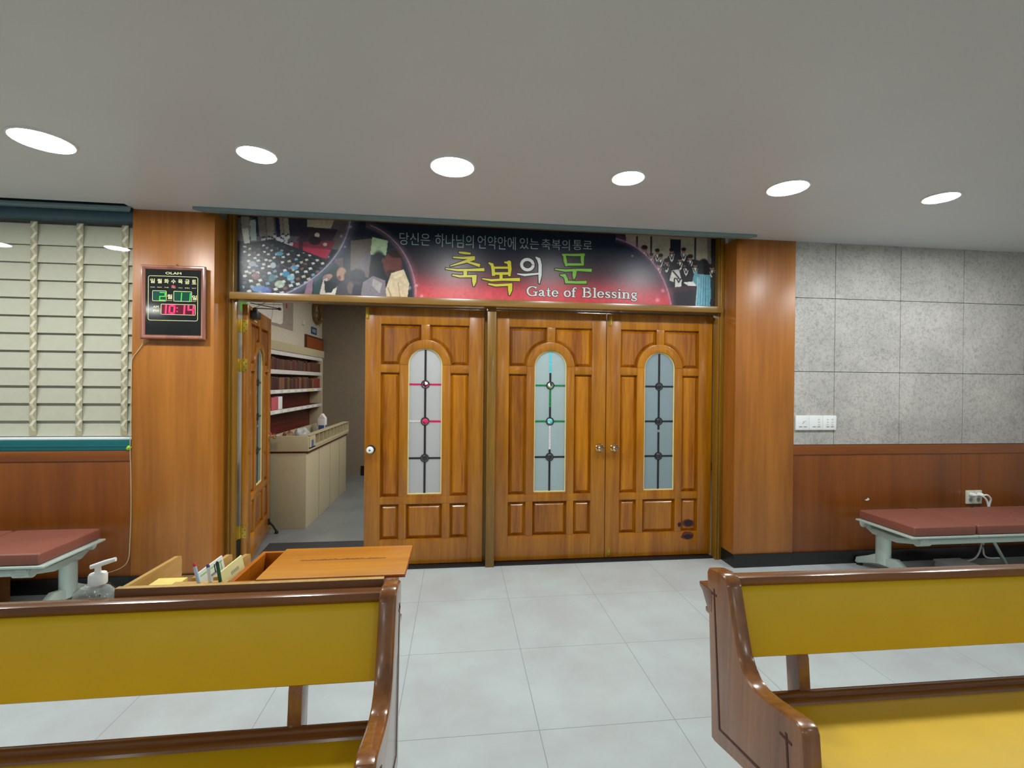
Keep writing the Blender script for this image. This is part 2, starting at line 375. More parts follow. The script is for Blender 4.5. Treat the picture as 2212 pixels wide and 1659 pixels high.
def smooth_path(pts, k=6):
    P = [Vector(p) for p in pts]; out = []
    for i in range(len(P)-1):
        p0, p1, p2, p3 = P[max(i-1, 0)], P[i], P[i+1], P[min(i+2, len(P)-1)]
        for j in range(k):
            t = j/k
            out.append(0.5*((2*p1) + (p2-p0)*t + (2*p0-5*p1+4*p2-p3)*t*t + (3*p1-p0-3*p2+p3)*t**3))
    out.append(P[-1]); return out
def polyface(bm, pts, y, mi=0, axis='y', th=0.0004):
    """thin flat printed or applied shape on a plane"""
    return prism(bm, pts, axis, y, y+th, 0, mi)
def finish(o, ang=35):
    me = o.data
    for p in me.polygons: p.use_smooth = True
    me.set_sharp_from_angle(angle=math.radians(ang))
def mk(name, bm, mats, parent=None, local=False, ang=35):
    """link one mesh object; world-space geometry is moved into its parent's frame"""
    if not isinstance(mats, (list, tuple)): mats = [mats]
    if parent is not None and not local: bm.transform(WM[parent.name].inverted())
    me = bpy.data.meshes.new(name); bm.to_mesh(me); bm.free()
    for x in mats: me.materials.append(x)
    o = bpy.data.objects.new(name, me); COL.objects.link(o)
    if parent is not None:
        o.parent = parent; WM[o.name] = WM[parent.name]
    else: WM[o.name] = Matrix.Identity(4)
    finish(o, ang)
    return o
def tag(o, label, cat, group=None, kind=None):
    o['label'] = label; o['category'] = cat
    if group: o['group'] = group
    if kind: o['kind'] = kind
    return o
def thing(name, loc, label, cat, group=None, rotz=0.0, kind=None):
    o = bpy.data.objects.new(name, None); COL.objects.link(o)
    o.empty_display_size = 0.1
    o.location = loc; o.rotation_euler = (0, 0, rotz)
    WM[o.name] = Matrix.Translation(loc) @ Matrix.Rotation(rotz, 4, 'Z')
    return tag(o, label, cat, group, kind)
def centre(o):
    """move a top-level mesh's origin to the base centre of its shape"""
    co = [v.co for v in o.data.vertices]
    c = Vector(((min(v.x for v in co)+max(v.x for v in co))/2, (min(v.y for v in co)+max(v.y for v in co))/2, min(v.z for v in co)))
    o.data.transform(Matrix.Translation(-c)); o.location = c; WM[o.name] = Matrix.Translation(c)
    return o
def one(name, bm, mats, label, cat, group=None, kind=None, ang=35):
    return centre(tag(mk(name, bm, mats, ang=ang), label, cat, group, kind))
def struct(name, bm, mats, label, cat='wall'):
    return tag(mk(name, bm, mats), label, cat, None, 'structure')
def dup(root, loc, label, rotz=None):
    r = root.copy(); COL.objects.link(r); r.location = loc; r['label'] = label
    if rotz is not None: r.rotation_euler = (0, 0, rotz)
    for ch in list(root.children):
        c = ch.copy(); COL.objects.link(c); c.parent = r
        for g in list(ch.children):
            d = g.copy(); COL.objects.link(d); d.parent = c
    return r
def text_bm(bm, body, x0, x1, z0, z1, y, mi=0, off=0.0, shear=0.0, fit=True):
    """lettering on the plane y, facing the room, fitted to a rectangle"""
    cu = bpy.data.curves.new('t', 'FONT'); cu.body = body; cu.offset = off; cu.shear = shear; cu.resolution_u = 4
    o = bpy.data.objects.new('t', cu); COL.objects.link(o)
    dg = bpy.context.evaluated_depsgraph_get()
    me = bpy.data.meshes.new_from_object(o.evaluated_get(dg))
    bpy.data.objects.remove(o); bpy.data.curves.remove(cu)
    if not len(me.vertices): return
    t = bmesh.new(); t.from_mesh(me); bpy.data.meshes.remove(me)
    xs = [v.co.x for v in t.verts]; ys = [v.co.y for v in t.verts]
    a, b, c, d = min(xs), max(xs), min(ys), max(ys)
    for v in t.verts:
        v.co = Vector((x0+(v.co.x-a)/(b-a)*(x1-x0), y, z0+(v.co.y-c)/(d-c)*(z1-z0)))
    for f in t.faces: f.material_index = mi
    add_mesh(bm, t)
LAYER = [0]
def stroke(bm, pts, y, mi=0, grow=0.0):
    """brush stroke of changing width: pts are (x, z, width)"""
    P = [Vector((p[0], p[1])) for p in pts]; n = len(P); L = []; R = []
    LAYER[0] = (LAYER[0]+1) % 16; y = y-LAYER[0]*0.00005
    t = bmesh.new()
    for i in range(n):
        d = (P[min(i+1, n-1)] - P[max(i-1, 0)])
        if d.length < 1e-9: d = Vector((1, 0))
        d.normalize(); q = Vector((-d.y, d.x)); h = pts[i][2]/2+grow
        e = Vector((0, 0))
        if i == 0: e = -d*(grow+0.002)
        if i == n-1: e = d*(grow+0.002)
        L.append(t.verts.new((P[i].x+q.x*h+e.x, y, P[i].y+q.y*h+e.y))); R.append(t.verts.new((P[i].x-q.x*h+e.x, y, P[i].y-q.y*h+e.y)))
    for i in range(n-1):
        t.faces.new([L[i], R[i], R[i+1], L[i+1]])
    for i in range(1, n-1):
        h = pts[i][2]/2+grow
        t.faces.new([t.verts.new((P[i].x+math.cos(2*PI*k/10)*h, y-0.00002-0.00001*(i % 2), P[i].y+math.sin(2*PI*k/10)*h)) for k in range(10)])
    for f in t.faces:
        f.normal_update()
        if f.normal.y > 0: f.normal_flip()
        f.material_index = mi
    add_mesh(bm, t)

# ------------------------------------------------------------ room shell
CZ = 2.64
bm = bm_new(); box(bm, -6.6, 5.3, -7.2, 3.76, -0.1, 0.0)
struct('floor', bm, MT['floor'], 'pale grey tiled hall floor with thin dark joints', 'floor')
bm = bm_new(); box(bm, -2.3, 5.3, 3.76, 7.6, -0.1, 0.0)
struct('floor', bm, MT['floor2'], 'darker grey lobby floor beyond the open door', 'floor')
bm = bm_new()
box(bm, -6.6, 5.3, -7.2, 3.39, CZ, CZ+0.1)
box(bm, -2.23, -1.79, 3.39, 3.62, CZ, CZ+0.1); box(bm, 2.30, 5.3, 3.39, 3.62, CZ, CZ+0.1)
box(bm, -1.79, 2.30, 3.39, 3.80, 2.80, 2.9); box(bm, -6.6, -2.23, 3.39, 3.80, 2.74, 2.84)
box(bm, -1.79, 2.30, 3.385, 3.39, 2.645, 2.80); box(bm, -6.6, -2.23, 3.385, 3.39, 2.645, 2.80)
struct('ceiling', bm, MT['ceiling'], 'satin grey hall ceiling with recessed downlights', 'ceiling')
bm = bm_new(); box(bm, -2.3, 5.3, 3.80, 7.6, CZ, CZ+0.1)
struct('ceiling', bm, MT['cream'], 'lobby ceiling beyond the open door', 'ceiling')
bm = bm_new(); box(bm, -6.7, -6.6, -7.2, 3.8, 0, 2.84)
struct('wall_left', bm, MT['cream'], 'cream side wall of the hall outside the view on the left')
bm = bm_new(); box(bm, 5.3, 5.4, -7.2, 7.6, 0, 2.84)
struct('wall_right', bm, MT['cream'], 'cream side wall of the hall outside the view on the right')
bm = bm_new(); box(bm, -6.6, 5.3, -7.3, -7.2, 0, 2.74)
struct('wall_front', bm, MT['cream'], 'cream wall of the hall behind the photographer')
# lobby
bm = bm_new(); box(bm, -2.2, -2.08, 3.80, 7.42, 0, 2.64)
struct('wall_left', bm, MT['lobbywall'], 'lobby side wall carrying the map, the wreath and the bookcase')
bm = bm_new(); box(bm, -2.2, 5.3, 7.42, 7.55, 0, 2.64)
struct('wall_back', bm, MT['farwall'], 'plain beige-brown far wall of the lobby, dimmed in its colour')
bm = bm_new(); box(bm, -1.48, 5.3, 7.405, 7.42, 0, 0.15)
struct('baseboard_back', bm, MT['blackstone'], 'black baseboard along the far lobby wall', 'baseboard')
# hall back wall core and the cladding right of the doors
bm = bm_new()
box(bm, 2.215, 5.3, 3.62, 3.80, 0, 2.80); box(bm, -6.6, -1.715, 3.70, 3.80, 0, 2.80)
box(bm, -1.715, 2.215, 3.745, 3.80, 2.10, 2.80)
struct('wall_back', bm, MT['cream'], 'plastered core of the wall between hall and lobby')
bm = bm_new()
box(bm, 2.72, 5.3, 3.503, 3.62, 0.97, CZ, 0, 1)
XJ = [2.722, 3.083, 3.684, 4.286, 4.888, 5.3]; ZJ = [0.981, 1.581, 2.184, CZ]
for i in range(5):
    for k in range(3):
        g = 0.0022
        box(bm, XJ[i]+g, XJ[i+1]-g, 3.49, 3.505, ZJ[k]+g, ZJ[k+1]-(g if k < 2 else 0), 0.0008, 0, 1)
struct('wall_back_right', bm, [MT['stone'], MT['grout']], 'mottled grey stone slabs above the wood wainscot on the right')
bm = bm_new()
box(bm, 2.72, 4.286, 3.493, 3.62, 0.1, 0.90, 0.0015); box(bm, 4.288, 5.3, 3.493, 3.62, 0.1, 0.90, 0.0015)
struct('wall_wainscot_right', bm, MT['wains'], 'reddish brown wood wainscot below the grey stone')
bm = bm_new(); box(bm, 2.72, 5.3, 3.487, 3.62, 0.90, 0.979, 0.003)
struct('trim_1', bm, MT['wainsx'], 'brown cap rail on top of the right wainscot', 'trim')
bm = bm_new(); box(bm, -6.6, -2.24, 3.493, 3.70, 0.1, 0.90, 0.0015)
struct('wall_wainscot_left', bm, MT['wains'], 'reddish brown wood wainscot below the window')
bm = bm_new(); box(bm, -6.6, -2.24, 3.487, 3.70, 0.90, 0.972, 0.003)
struct('trim_2', bm, MT['wainsx'], 'brown cap rail under the teal window frame', 'trim')
for nm, x0, x1, lb in (('right', 2.208, 2.722, 'right'), ('left', -2.237, -1.707, 'left')):
    bm = bm_new(); box(bm, x0, x1, 3.485, 3.70, 0.1 if nm == 'right' else 0.0, CZ, 0.002)
    struct('wall_pillar_'+nm, bm, MT['pillar'], 'orange brown veneered pillar on the %s of the doorway' % lb, 'pillar')
bm = bm_new(); box(bm, 2.207, 2.70, 3.473, 3.70, 0, 0.106, 0.002); box(bm, 2.70, 5.3, 3.478, 3.62, 0, 0.102, 0.002)
struct('baseboard_right', bm, MT['blackstone'], 'black baseboard under the right pillar and wainscot', 'baseboard')
bm = bm_new(); box(bm, -6.6, -2.24, 3.478, 3.70, 0, 0.102, 0.002); box(bm, -2.24, -1.705, 3.473, 3.486, 0, 0.106, 0.002)
struct('baseboard_left', bm, MT['blackstone'], 'black baseboard under the left pillar and wainscot', 'baseboard')
# trim at the ceiling edge
def lip(x0, x1):
    b = bm_new()
    prism(b, [(x0-0.055, 3.372), (x1+0.055, 3.372), (x1, 3.43), (x0, 3.43)], 'z', 2.618, 2.639, 0.002)
    return b
struct('trim_3', lip(-1.74, 2.25), MT['tealgrey'], 'grey teal trim strip along the ceiling edge over the doorway', 'trim')
b = bm_new(); prism(b, [(-6.6, 3.43), (-2.215, 3.43), (-2.26, 3.49), (-6.6, 3.49)], 'z', 2.618, 2.639, 0.002)
struct('trim_4', b, MT['tealgrey'], 'blue grey trim strip along the ceiling edge over the window', 'trim')

# ------------------------------------------------------------ door frame
def casing(x0, x1, flip):
    b = bm_new()
    box(b, x0, x1, 3.655, 3.72, 0, 2.70, 0.003)
    wdt = x1-x0
    a, c = (x0+wdt*0.36, x0+wdt*0.62)
    box(b, a, c, 3.645, 3.66, 0, 2.70, 0.004)
    if flip: box(b, x0, x0+wdt*0.22, 3.649, 3.66, 0, 2.70, 0.003)
    else: box(b, x1-wdt*0.22, x1, 3.649, 3.66, 0, 2.70, 0.003)
    return b
struct('trim_5', casing(-1.707, -1.652, False), MT['casing'], 'olive brown moulded casing left of the open door', 'trim')
struct('trim_6', casing(2.152, 2.207, True), MT['casing'], 'olive brown moulded casing right of the last door', 'trim')
bm = bm_new(); box(bm, 0.229, 0.298, 3.665, 3.80, 0, 2.062, 0.003); box(bm, 0.203, 0.324, 3.785, 3.80, 0, 2.06)
struct('trim_7', bm, MT['casing'], 'upright wooden post between the two pairs of doors', 'trim')
bm = bm_new(); box(bm, -1.664, 2.168, 3.60, 3.735, 2.060, 2.112, 0.005)
struct('trim_8', bm, MT['casingx'], 'wooden lintel ledge under the banner', 'trim')
bm = bm_new(); box(bm, -1.707, 2.207, 3.66, 3.745, 2.70, 2.80, 0.003)
struct('trim_9', bm, MT['casingx'], 'wooden head casing above the banner', 'trim')
bm = bm_new(); box(bm, -0.735, 0.229, 3.685, 3.80, 0, 0.014, 0.002); box(bm, 0.298, 2.152, 3.685, 3.80, 0, 0.014, 0.002)
struct('trim_10', bm, MT['blackstone'], 'black threshold under the closed doors', 'trim')
bm = bm_new()
prism(bm, [(-1.60, 3.75), (-0.745, 3.75), (-0.745, 4.36), (-1.66, 4.36)], 'z', 0.0, 0.012, 0.003)
one('doormat', bm, MT['mat'], 'flat charcoal doormat on the lobby floor just inside the open doorway', 'mat')

# ------------------------------------------------------------ door leaves
HW = 0.466
def arc(cx, cz, r, a0, a1, n):
    return [(cx+r*math.cos(a0+(a1-a0)*k/n), cz+r*math.sin(a0+(a1-a0)*k/n)) for k in range(n+1)]
def leaf_bm():
    b = bm_new(); T = 0.04; v = 0.005
    box(b, -HW, -0.345, 0, T, 0.018, 2.05, v); box(b, 0.345, HW, 0, T, 0.018, 2.05, v)
    box(b, -0.346, 0.346, 0.0004, T, 1.92, 2.05, v); box(b, -0.346, 0.346, 0.0004, T, 0.018, 0.215, v)
    box(b, -0.346, 0.346, 0.0003, T, 0.495, 0.552, v)
    for s in (-1, 1):
        x0, x1 = sorted((s*0.2, s*0.346)); box(b, x0, x1, 0.0004, T, 1.538, 1.600, v)
        x0, x1 = sorted((s*0.134, s*0.2)); box(b, x0, x1, 0.0006, T, 0.55, 1.60, v)
        x0, x1 = sorted((s*0.142, s*0.2)); box(b, x0, x1, 0.0006, T, 0.214, 0.496, v)
    box(b, -0.034, 0.034, 0.0006, T, 1.795, 1.922, v)
    box(b, -0.135, 0.135, 0.004, T, 0.55, 0.57, v)
    ring = arc(0, 1.60, 0.2, 0, PI, 28) + arc(0, 1.60, 0.134, PI, 0, 28)
    prism(b, ring, 'y', 0.0002, T, 0.004)
    return b
def inset_pts(pts, d):
    n = len(pts); A = sum(pts[i][0]*pts[(i+1) % n][1]-pts[(i+1) % n][0]*pts[i][1] for i in range(n))
    sg = 1 if A > 0 else -1; out = []
    for i in range(n):
        p, q, r = Vector(pts[i-1]), Vector(pts[i]), Vector(pts[(i+1) % n])
        a = (q-p).normalized(); c = (r-q).normalized()
        na, nc = Vector((-a.y, a.x))*sg, Vector((-c.y, c.x))*sg
        k = (na+nc); k = k/max(k.length_squared/2, 0.3)
        out.append((q.x+k.x*d, q.y+k.y*d))
    return out
def panel_bm(pts, inset=0.024):
    """raised field panel inside a frame opening"""
    b = bm_new(); t = bmesh.new(); n = len(pts)
    rows = [(pts, 0.036), (pts, 0.026), (inset_pts(pts, 0.006), 0.026), (inset_pts(pts, 0.005+inset), 0.009)]
    R = [[t.verts.new((p[0], y, p[1])) for p in q] for q, y in rows]
    for a in range(3):
        for k in range(n): t.faces.new([R[a][k], R[a][(k+1) % n], R[a+1][(k+1) % n], R[a+1][k]])
    t.faces.new(R[3]); t.faces.new(R[0][::-1])
    bmesh.ops.recalc_face_normals(t, faces=list(t.faces))
    bmesh.ops.triangulate(t, faces=[f for f in t.faces if len(f.verts) > 4], ngon_method='EAR_CLIP')
    add_mesh(b, t)
    return b
def rect(x0, x1, z0, z1): return [(x0, z0), (x1, z0), (x1, z1), (x0, z1)]
th0 = math.acos(0.034/0.2)
topR = [(0.2, 1.60), (0.345, 1.60), (0.345, 1.92), (0.034, 1.92)] + [(0.2*math.cos(a), 1.60+0.2*math.sin(a)) for a in [th0 - th0*k/14 for k in range(14)]]
topL = [(-x, z) for x, z in topR][::-1]
PANELS = [topL, topR, rect(-0.345, -0.2, 0.552, 1.538), rect(0.2, 0.345, 0.552, 1.538),
          rect(-0.345, -0.2, 0.215, 0.495), rect(-0.142, 0.142, 0.215, 0.495), rect(0.2, 0.345, 0.215, 0.495)]
def glass_outline(g): return [(-0.134+g, 0.57+g), (0.134-g, 0.57+g)] + arc(0, 1.60, 0.134-g, 0, PI, 28)
ZR = [0.857, 1.151, 1.446]
def knob_at(par, x, mat, rose):
    b = bm_new()
    lathe(b, [(0.0, 0.062), (0.018, 0.061), (0.027, 0.052), (0.0285, 0.042), (0.024, 0.031), (0.012, 0.024), (0.011, 0.008), (0.011, 0.0)], (x, 0, 0.933), 'y', 28)
    k = mk('knob', b, mat, par, True); k['label'] = 'round door knob'
    b = bm_new(); lathe(b, [(0.0, 0.0632), (0.0075, 0.0628), (0.0085, 0.0605)], (x, 0, 0.933), 'y', 16); mk('lock_button', b, MT['steel'], k, True)
    b = bm_new(); lathe(b, [(0.034, 0.0), (0.034, 0.004), (0.03, 0.008), (0.012, 0.009)], (x, 0, 0.933), 'y', 28)
    mk('rosette', b, rose, k, True)
    return k
def make_door(name, loc, rotz, off, glass, label, lead_fn, kn, jewels=('jewel', 'jewel', 'jewel')):
    d = thing(name, loc, label, 'door', None, rotz, 'structure')
    OF = Matrix.Translation((off, 0, 0))
    def part(nm, b, mt, par=d):
        b.transform(OF); return mk(nm, b, mt, par, True)
    part('leaf_frame', leaf_bm(), MT['door'])
    for p in PANELS: part('panel', panel_bm(p), MT['panel'])
    b = bm_new(); prism(b, glass_outline(0.001), 'y', 0.022, 0.027)
    g = part('glass_pane', b, glass)
    b = bm_new()
    o, i = glass_outline(0.0005), glass_outline(0.008)
    t = bmesh.new(); n = len(o)
    vs = [[t.verts.new((p[0], y, p[1])) for p in q] for q, y in ((o, 0.012), (i, 0.013), (i, 0.022), (o, 0.022))]
    for r in range(3):
        for k in range(n): t.faces.new([vs[r][k], vs[r][(k+1) % n], vs[r+1][(k+1) % n], vs[r+1][k]])
    bmesh.ops.recalc_face_normals(t, faces=list(t.faces)); add_mesh(b, t)
    part('glazing_bead', b, MT['bead'])
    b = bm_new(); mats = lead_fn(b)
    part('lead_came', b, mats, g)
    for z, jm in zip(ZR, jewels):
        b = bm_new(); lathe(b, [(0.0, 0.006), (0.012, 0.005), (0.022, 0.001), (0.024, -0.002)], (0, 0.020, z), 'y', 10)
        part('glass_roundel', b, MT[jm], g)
    if kn: knob_at(d, off+kn[0], kn[1], kn[2])
    return d
def lead_lines(b, cols, vcols):
    """cols: material per half of each cross bar (left, right); vcols: (z0, z1, material) runs of the upright"""
    for z, (l, r) in zip(ZR, cols):
        box(b, -0.126, -0.03, 0.018, 0.0225, z-0.007, z+0.007, 0, l); box(b, 0.03, 0.126, 0.018, 0.0225, z-0.007, z+0.007, 0, r)
        ring = arc(0, z, 0.034, 0, 2*PI, 24)[:-1]
        t = bmesh.new(); inner = arc(0, z, 0.026, 0, 2*PI, 24)[:-1]
        V = [[t.verts.new((p[0], y, p[1])) for p in q] for q, y in ((ring, 0.0225), (ring, 0.016), (inner, 0.016), (inner, 0.0225))]
        for a in range(3):
            for k in range(24): t.faces.new([V[a][k], V[a][(k+1) % 24], V[a+1][(k+1) % 24], V[a+1][k]])
        bmesh.ops.recalc_face_normals(t, faces=list(t.faces)); add_mesh(b, t)
    for z0, z1, mi in vcols: box(b, -0.008, 0.008, 0.018, 0.0225, z0, z1, 0, mi)
def zz(lo, hi): return lo, hi
def lead_dark(b):
    lead_lines(b, [(0, 0)]*3, [(0.578, 0.825, 0), (0.885, 1.06, 0), (1.08, 1.118, 0), (1.18, 1.414, 0), (1.48, 1.722, 0)]); return [MT['lead']]
def lead_glint_red(b):
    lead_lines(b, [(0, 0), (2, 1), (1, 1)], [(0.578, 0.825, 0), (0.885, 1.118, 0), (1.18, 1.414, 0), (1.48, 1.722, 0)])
    return [MT['lead'], MT['lead_glint_red'], MT['lead_glint_white']]
def lead_glint_green(b):
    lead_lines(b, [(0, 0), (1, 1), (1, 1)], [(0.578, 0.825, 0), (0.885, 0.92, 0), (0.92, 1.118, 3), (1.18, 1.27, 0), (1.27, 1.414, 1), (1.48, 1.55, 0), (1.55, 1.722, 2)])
    return [MT['lead'], MT['lead_glint_green'], MT['lead_glint_cyan'], MT['lead_glint_white']]
DY = 3.742
d2 = make_door('door_2', (-0.258, DY, 0), 0, 0, MT['frost1'], 'closed arched-glass wooden door beside the open doorway, with red glints in its leading', lead_glint_red, (-0.414, MT['white'], MT['black']), ('jewel', 'jewel_glint_red', 'jewel_glint_red'))
d3 = make_door('door_3', (0.757, DY, 0), 0, 0, MT['frost2'], 'closed arched-glass wooden door right of the post, with green and cyan glints coloured into its leading', lead_glint_green, (0.418, MT['knob'], MT['knob']), ('jewel', 'jewel_glint_green', 'jewel_glint_green'))
d4 = make_door('door_4', (1.6945, DY, 0), 0, 0, MT['frost3'], 'closed arched-glass wooden door at the right with burn marks at its foot', lead_dark, (-0.394, MT['knob'], MT['knob']))
d1 = make_door('door_1', (-1.608, 3.782, 0), math.radians(101.0), HW, MT['frost3'], 'arched-glass wooden door standing open into the lobby', lead_dark, (0.405, MT['knob'], MT['knob']))
# burn marks on door 4
def blob(cx, cz, rx, rz, n=26, j=0.12):
    return [(cx+rx*math.cos(2*PI*k/n)*(1+random.uniform(-j, j)), cz+rz*math.sin(2*PI*k/n)*(1+random.uniform(-j, j))) for k in range(n)]
b = bm_new()
for (cx, cz, rx, rz, y, mi) in ((0.268, 0.283, 0.055, 0.034, 0.0075, 1), (0.270, 0.284, 0.042, 0.025, 0.0068, 0), (0.184, 0.276, 0.016, 0.020, -0.0006, 0), (0.258, 0.180, 0.056, 0.034, -0.0006, 1), (0.262, 0.172, 0.046, 0.018, -0.0010, 0)):
    polyface(b, blob(cx, cz, rx, rz), y, mi)
bk = mk('burn_mark', b, [MT['burn'], MT['burn2']], d4, True); bk['label'] = 'dark scorched patches low on the door'
# bolts and hinges
def bolt(par, x, z0, z1):
    b = bm_new(); box(b, x-0.013, x+0.013, -0.004, 0.001, z0, z1, 0.002); tube(b, [(x, -0.009, z0+0.008), (x, -0.009, z1-0.006)], 0.005)
    tube(b, [(x, -0.009, (z0+z1)/2), (x+0.012, -0.016, (z0+z1)/2)], 0.003)
    o = mk('bolt', b, MT['brass'], par, True); o['label'] = 'small brass bolt'
bolt(d2, -0.45, 1.955, 2.048); bolt(d4, -0.436, 1.945, 2.03); bolt(d4, -0.436, 0.03, 0.10)
for z in (1.83, 1.53, 0.25):
    b = bm_new(); box(b, -0.0025, 0.0, 0.002, 0.038, z, z+0.10, 0.0008); tube(b, [(-0.007, 0.046, z), (-0.007, 0.046, z+0.10)], 0.007, 8)
    box(b, -0.0015, 0.0, 0.038, 0.048, z, z+0.10)
    for k in range(4): lathe(b, [(0.0, 0.0006), (0.004, 0.0)], (-0.0028, 0.012+0.014*(k % 2), z+0.014+k*0.024), 'x', 8, 1)
    h = mk('hinge', b, [MT['brass'], MT['black']], d1, True); h['label'] = 'brass butt hinge'
    b = bm_new(); box(b, -1.690, -1.652, 3.7195, 3.7225, z, z+0.10, 0.0008)
    box(b, -1.663, -1.652, 3.72, 3.775, z+0.002, z+0.098, 0.0008)
    jp = mk('hinge_plate', b, MT['brass'], d1); jp['label'] = 'brass hinge plate on the door casing'
# door closer on the open leaf (local: leaf face is y = 0, x runs from the hinge)
b = bm_new(); box(b, 0.06, 0.20, -0.05, -0.001, 1.955, 2.015, 0.01); box(b, 0.20, 0.235, -0.045, -0.004, 1.962, 2.008, 0.008)
lathe(b, [(0.018, 0.0), (0.018, 0.02), (0.01, 0.03)], (0.10, -0.027, 2.012), 'z', 14)
dc = mk('door_closer', b, MT['black'], d1, True); dc['label'] = 'black hydraulic door closer'
b = bm_new(); tube(b, [(0.10, -0.03, 2.036), (0.13, -0.20, 2.042)], 0.008, 8, 0, 0.5); tube(b, [(0.13, -0.20, 2.046), (-0.06, -0.03, 2.052)], 0.007, 8, 0, 0.5)
lathe(b, [(0.013, 0.0), (0.013, 0.02)], (0.13, -0.20, 2.034), 'z', 12)
mk('closer_arm', b, MT['black'], dc, True)
b = bm_new(); box(b, 0.20, 0.30, -0.004, 0.0, 1.945, 1.952); mk('closer_plate', b, MT['offwhite'], dc, True)
b = bm_new(); box(b, 0.84, 0.875, -0.014, 0.0, 0.10, 0.155, 0.003); tube(b, [(0.857, -0.012, 0.12), (0.875, -0.04, 0.075), (0.885, -0.065, 0.022)], 0.009, 8); lathe(b, [(0.016, 0.0), (0.018, 0.01), (0.014, 0.026)], (0.886, -0.068, 0.001), 'z', 12)
ds = mk('door_stop', b, MT['black'], d1, True); ds['label'] = 'black kick-down door stop'

# ------------------------------------------------------------ banner
BX0, BX1, BZ0, BZ1, BY = -1.652, 2.165, 2.112, 2.706, 3.70
def px_of(X, Z, Y=BY):
    d = np.stack([X, np.full_like(X, Y), Z-CAM_H], -1)
    a, u, f = d @ AR, d @ AU, d @ AF
    return 1106+a/f*FPX, 829.5-u/f*FPX
def srgb2lin(a):
    a = np.clip(a, 0, 255)/255.0
    return np.where(a <= 0.04045, a/12.92, ((a+0.055)/1.055)**2.4)
NX, NZ = 900, 142
gx, gz = np.meshgrid(np.linspace(BX0, BX1, NX), np.linspace(BZ0, BZ1, NZ))
PXI, PYI = px_of(gx, gz)
IMG = np.zeros((NZ, NX, 3))
rng = np.random.default_rng(5)
def vnoise(scale, seed):
    r = np.random.default_rng(seed); g = r.random((64, 128))
    x = (PXI/scale) % 127; y = (PYI/scale) % 63
    xi = x.astype(int); yi = y.astype(int); fx = x-xi; fy = y-yi
    fx = fx*fx*(3-2*fx); fy = fy*fy*(3-2*fy)
    xj = (xi+1) % 128; yj = (yi+1) % 64
    return (g[yi, xi]*(1-fx)+g[yi, xj]*fx)*(1-fy)+(g[yj, xi]*(1-fx)+g[yj, xj]*fx)*fy
def put(mask, col, a=1.0):
    global IMG
    k = (np.asarray(mask, float)*a)[..., None]
    IMG = IMG*(1-k) + np.array(col, float)*k
def smst(a, b, x):
    t = np.clip((x-a)/(b-a), 0, 1); return t*t*(3-2*t)
def ell(cx, cy, rx, ry, soft=0.25, rot=0.0):
    dx, dy = PXI-cx, PYI-cy
    c, s = math.cos(rot), math.sin(rot)
    q = np.sqrt(((dx*c+dy*s)/rx)**2+((-dx*s+dy*c)/ry)**2)
    return 1-smst(1-soft, 1+soft*0.3, q)
def poly(pts):
    m = np.zeros(PXI.shape, bool); n = len(pts); j = n-1
    for i in range(n):
        xi, yi = pts[i]; xj, yj = pts[j]
        if yi != yj:
            m ^= ((yi > PYI) != (yj > PYI)) & (PXI < (xj-xi)*(PYI-yi)/(yj-yi)+xi)
        j = i
    return m
def seg(x0, y0, x1, y1, wd):
    dx, dy = x1-x0, y1-y0; L2 = dx*dx+dy*dy
    t = np.clip(((PXI-x0)*dx+(PYI-y0)*dy)/L2, 0, 1)
    return 1-smst(wd*0.6, wd*1.2, np.hypot(PXI-x0-t*dx, PYI-y0-t*dy))
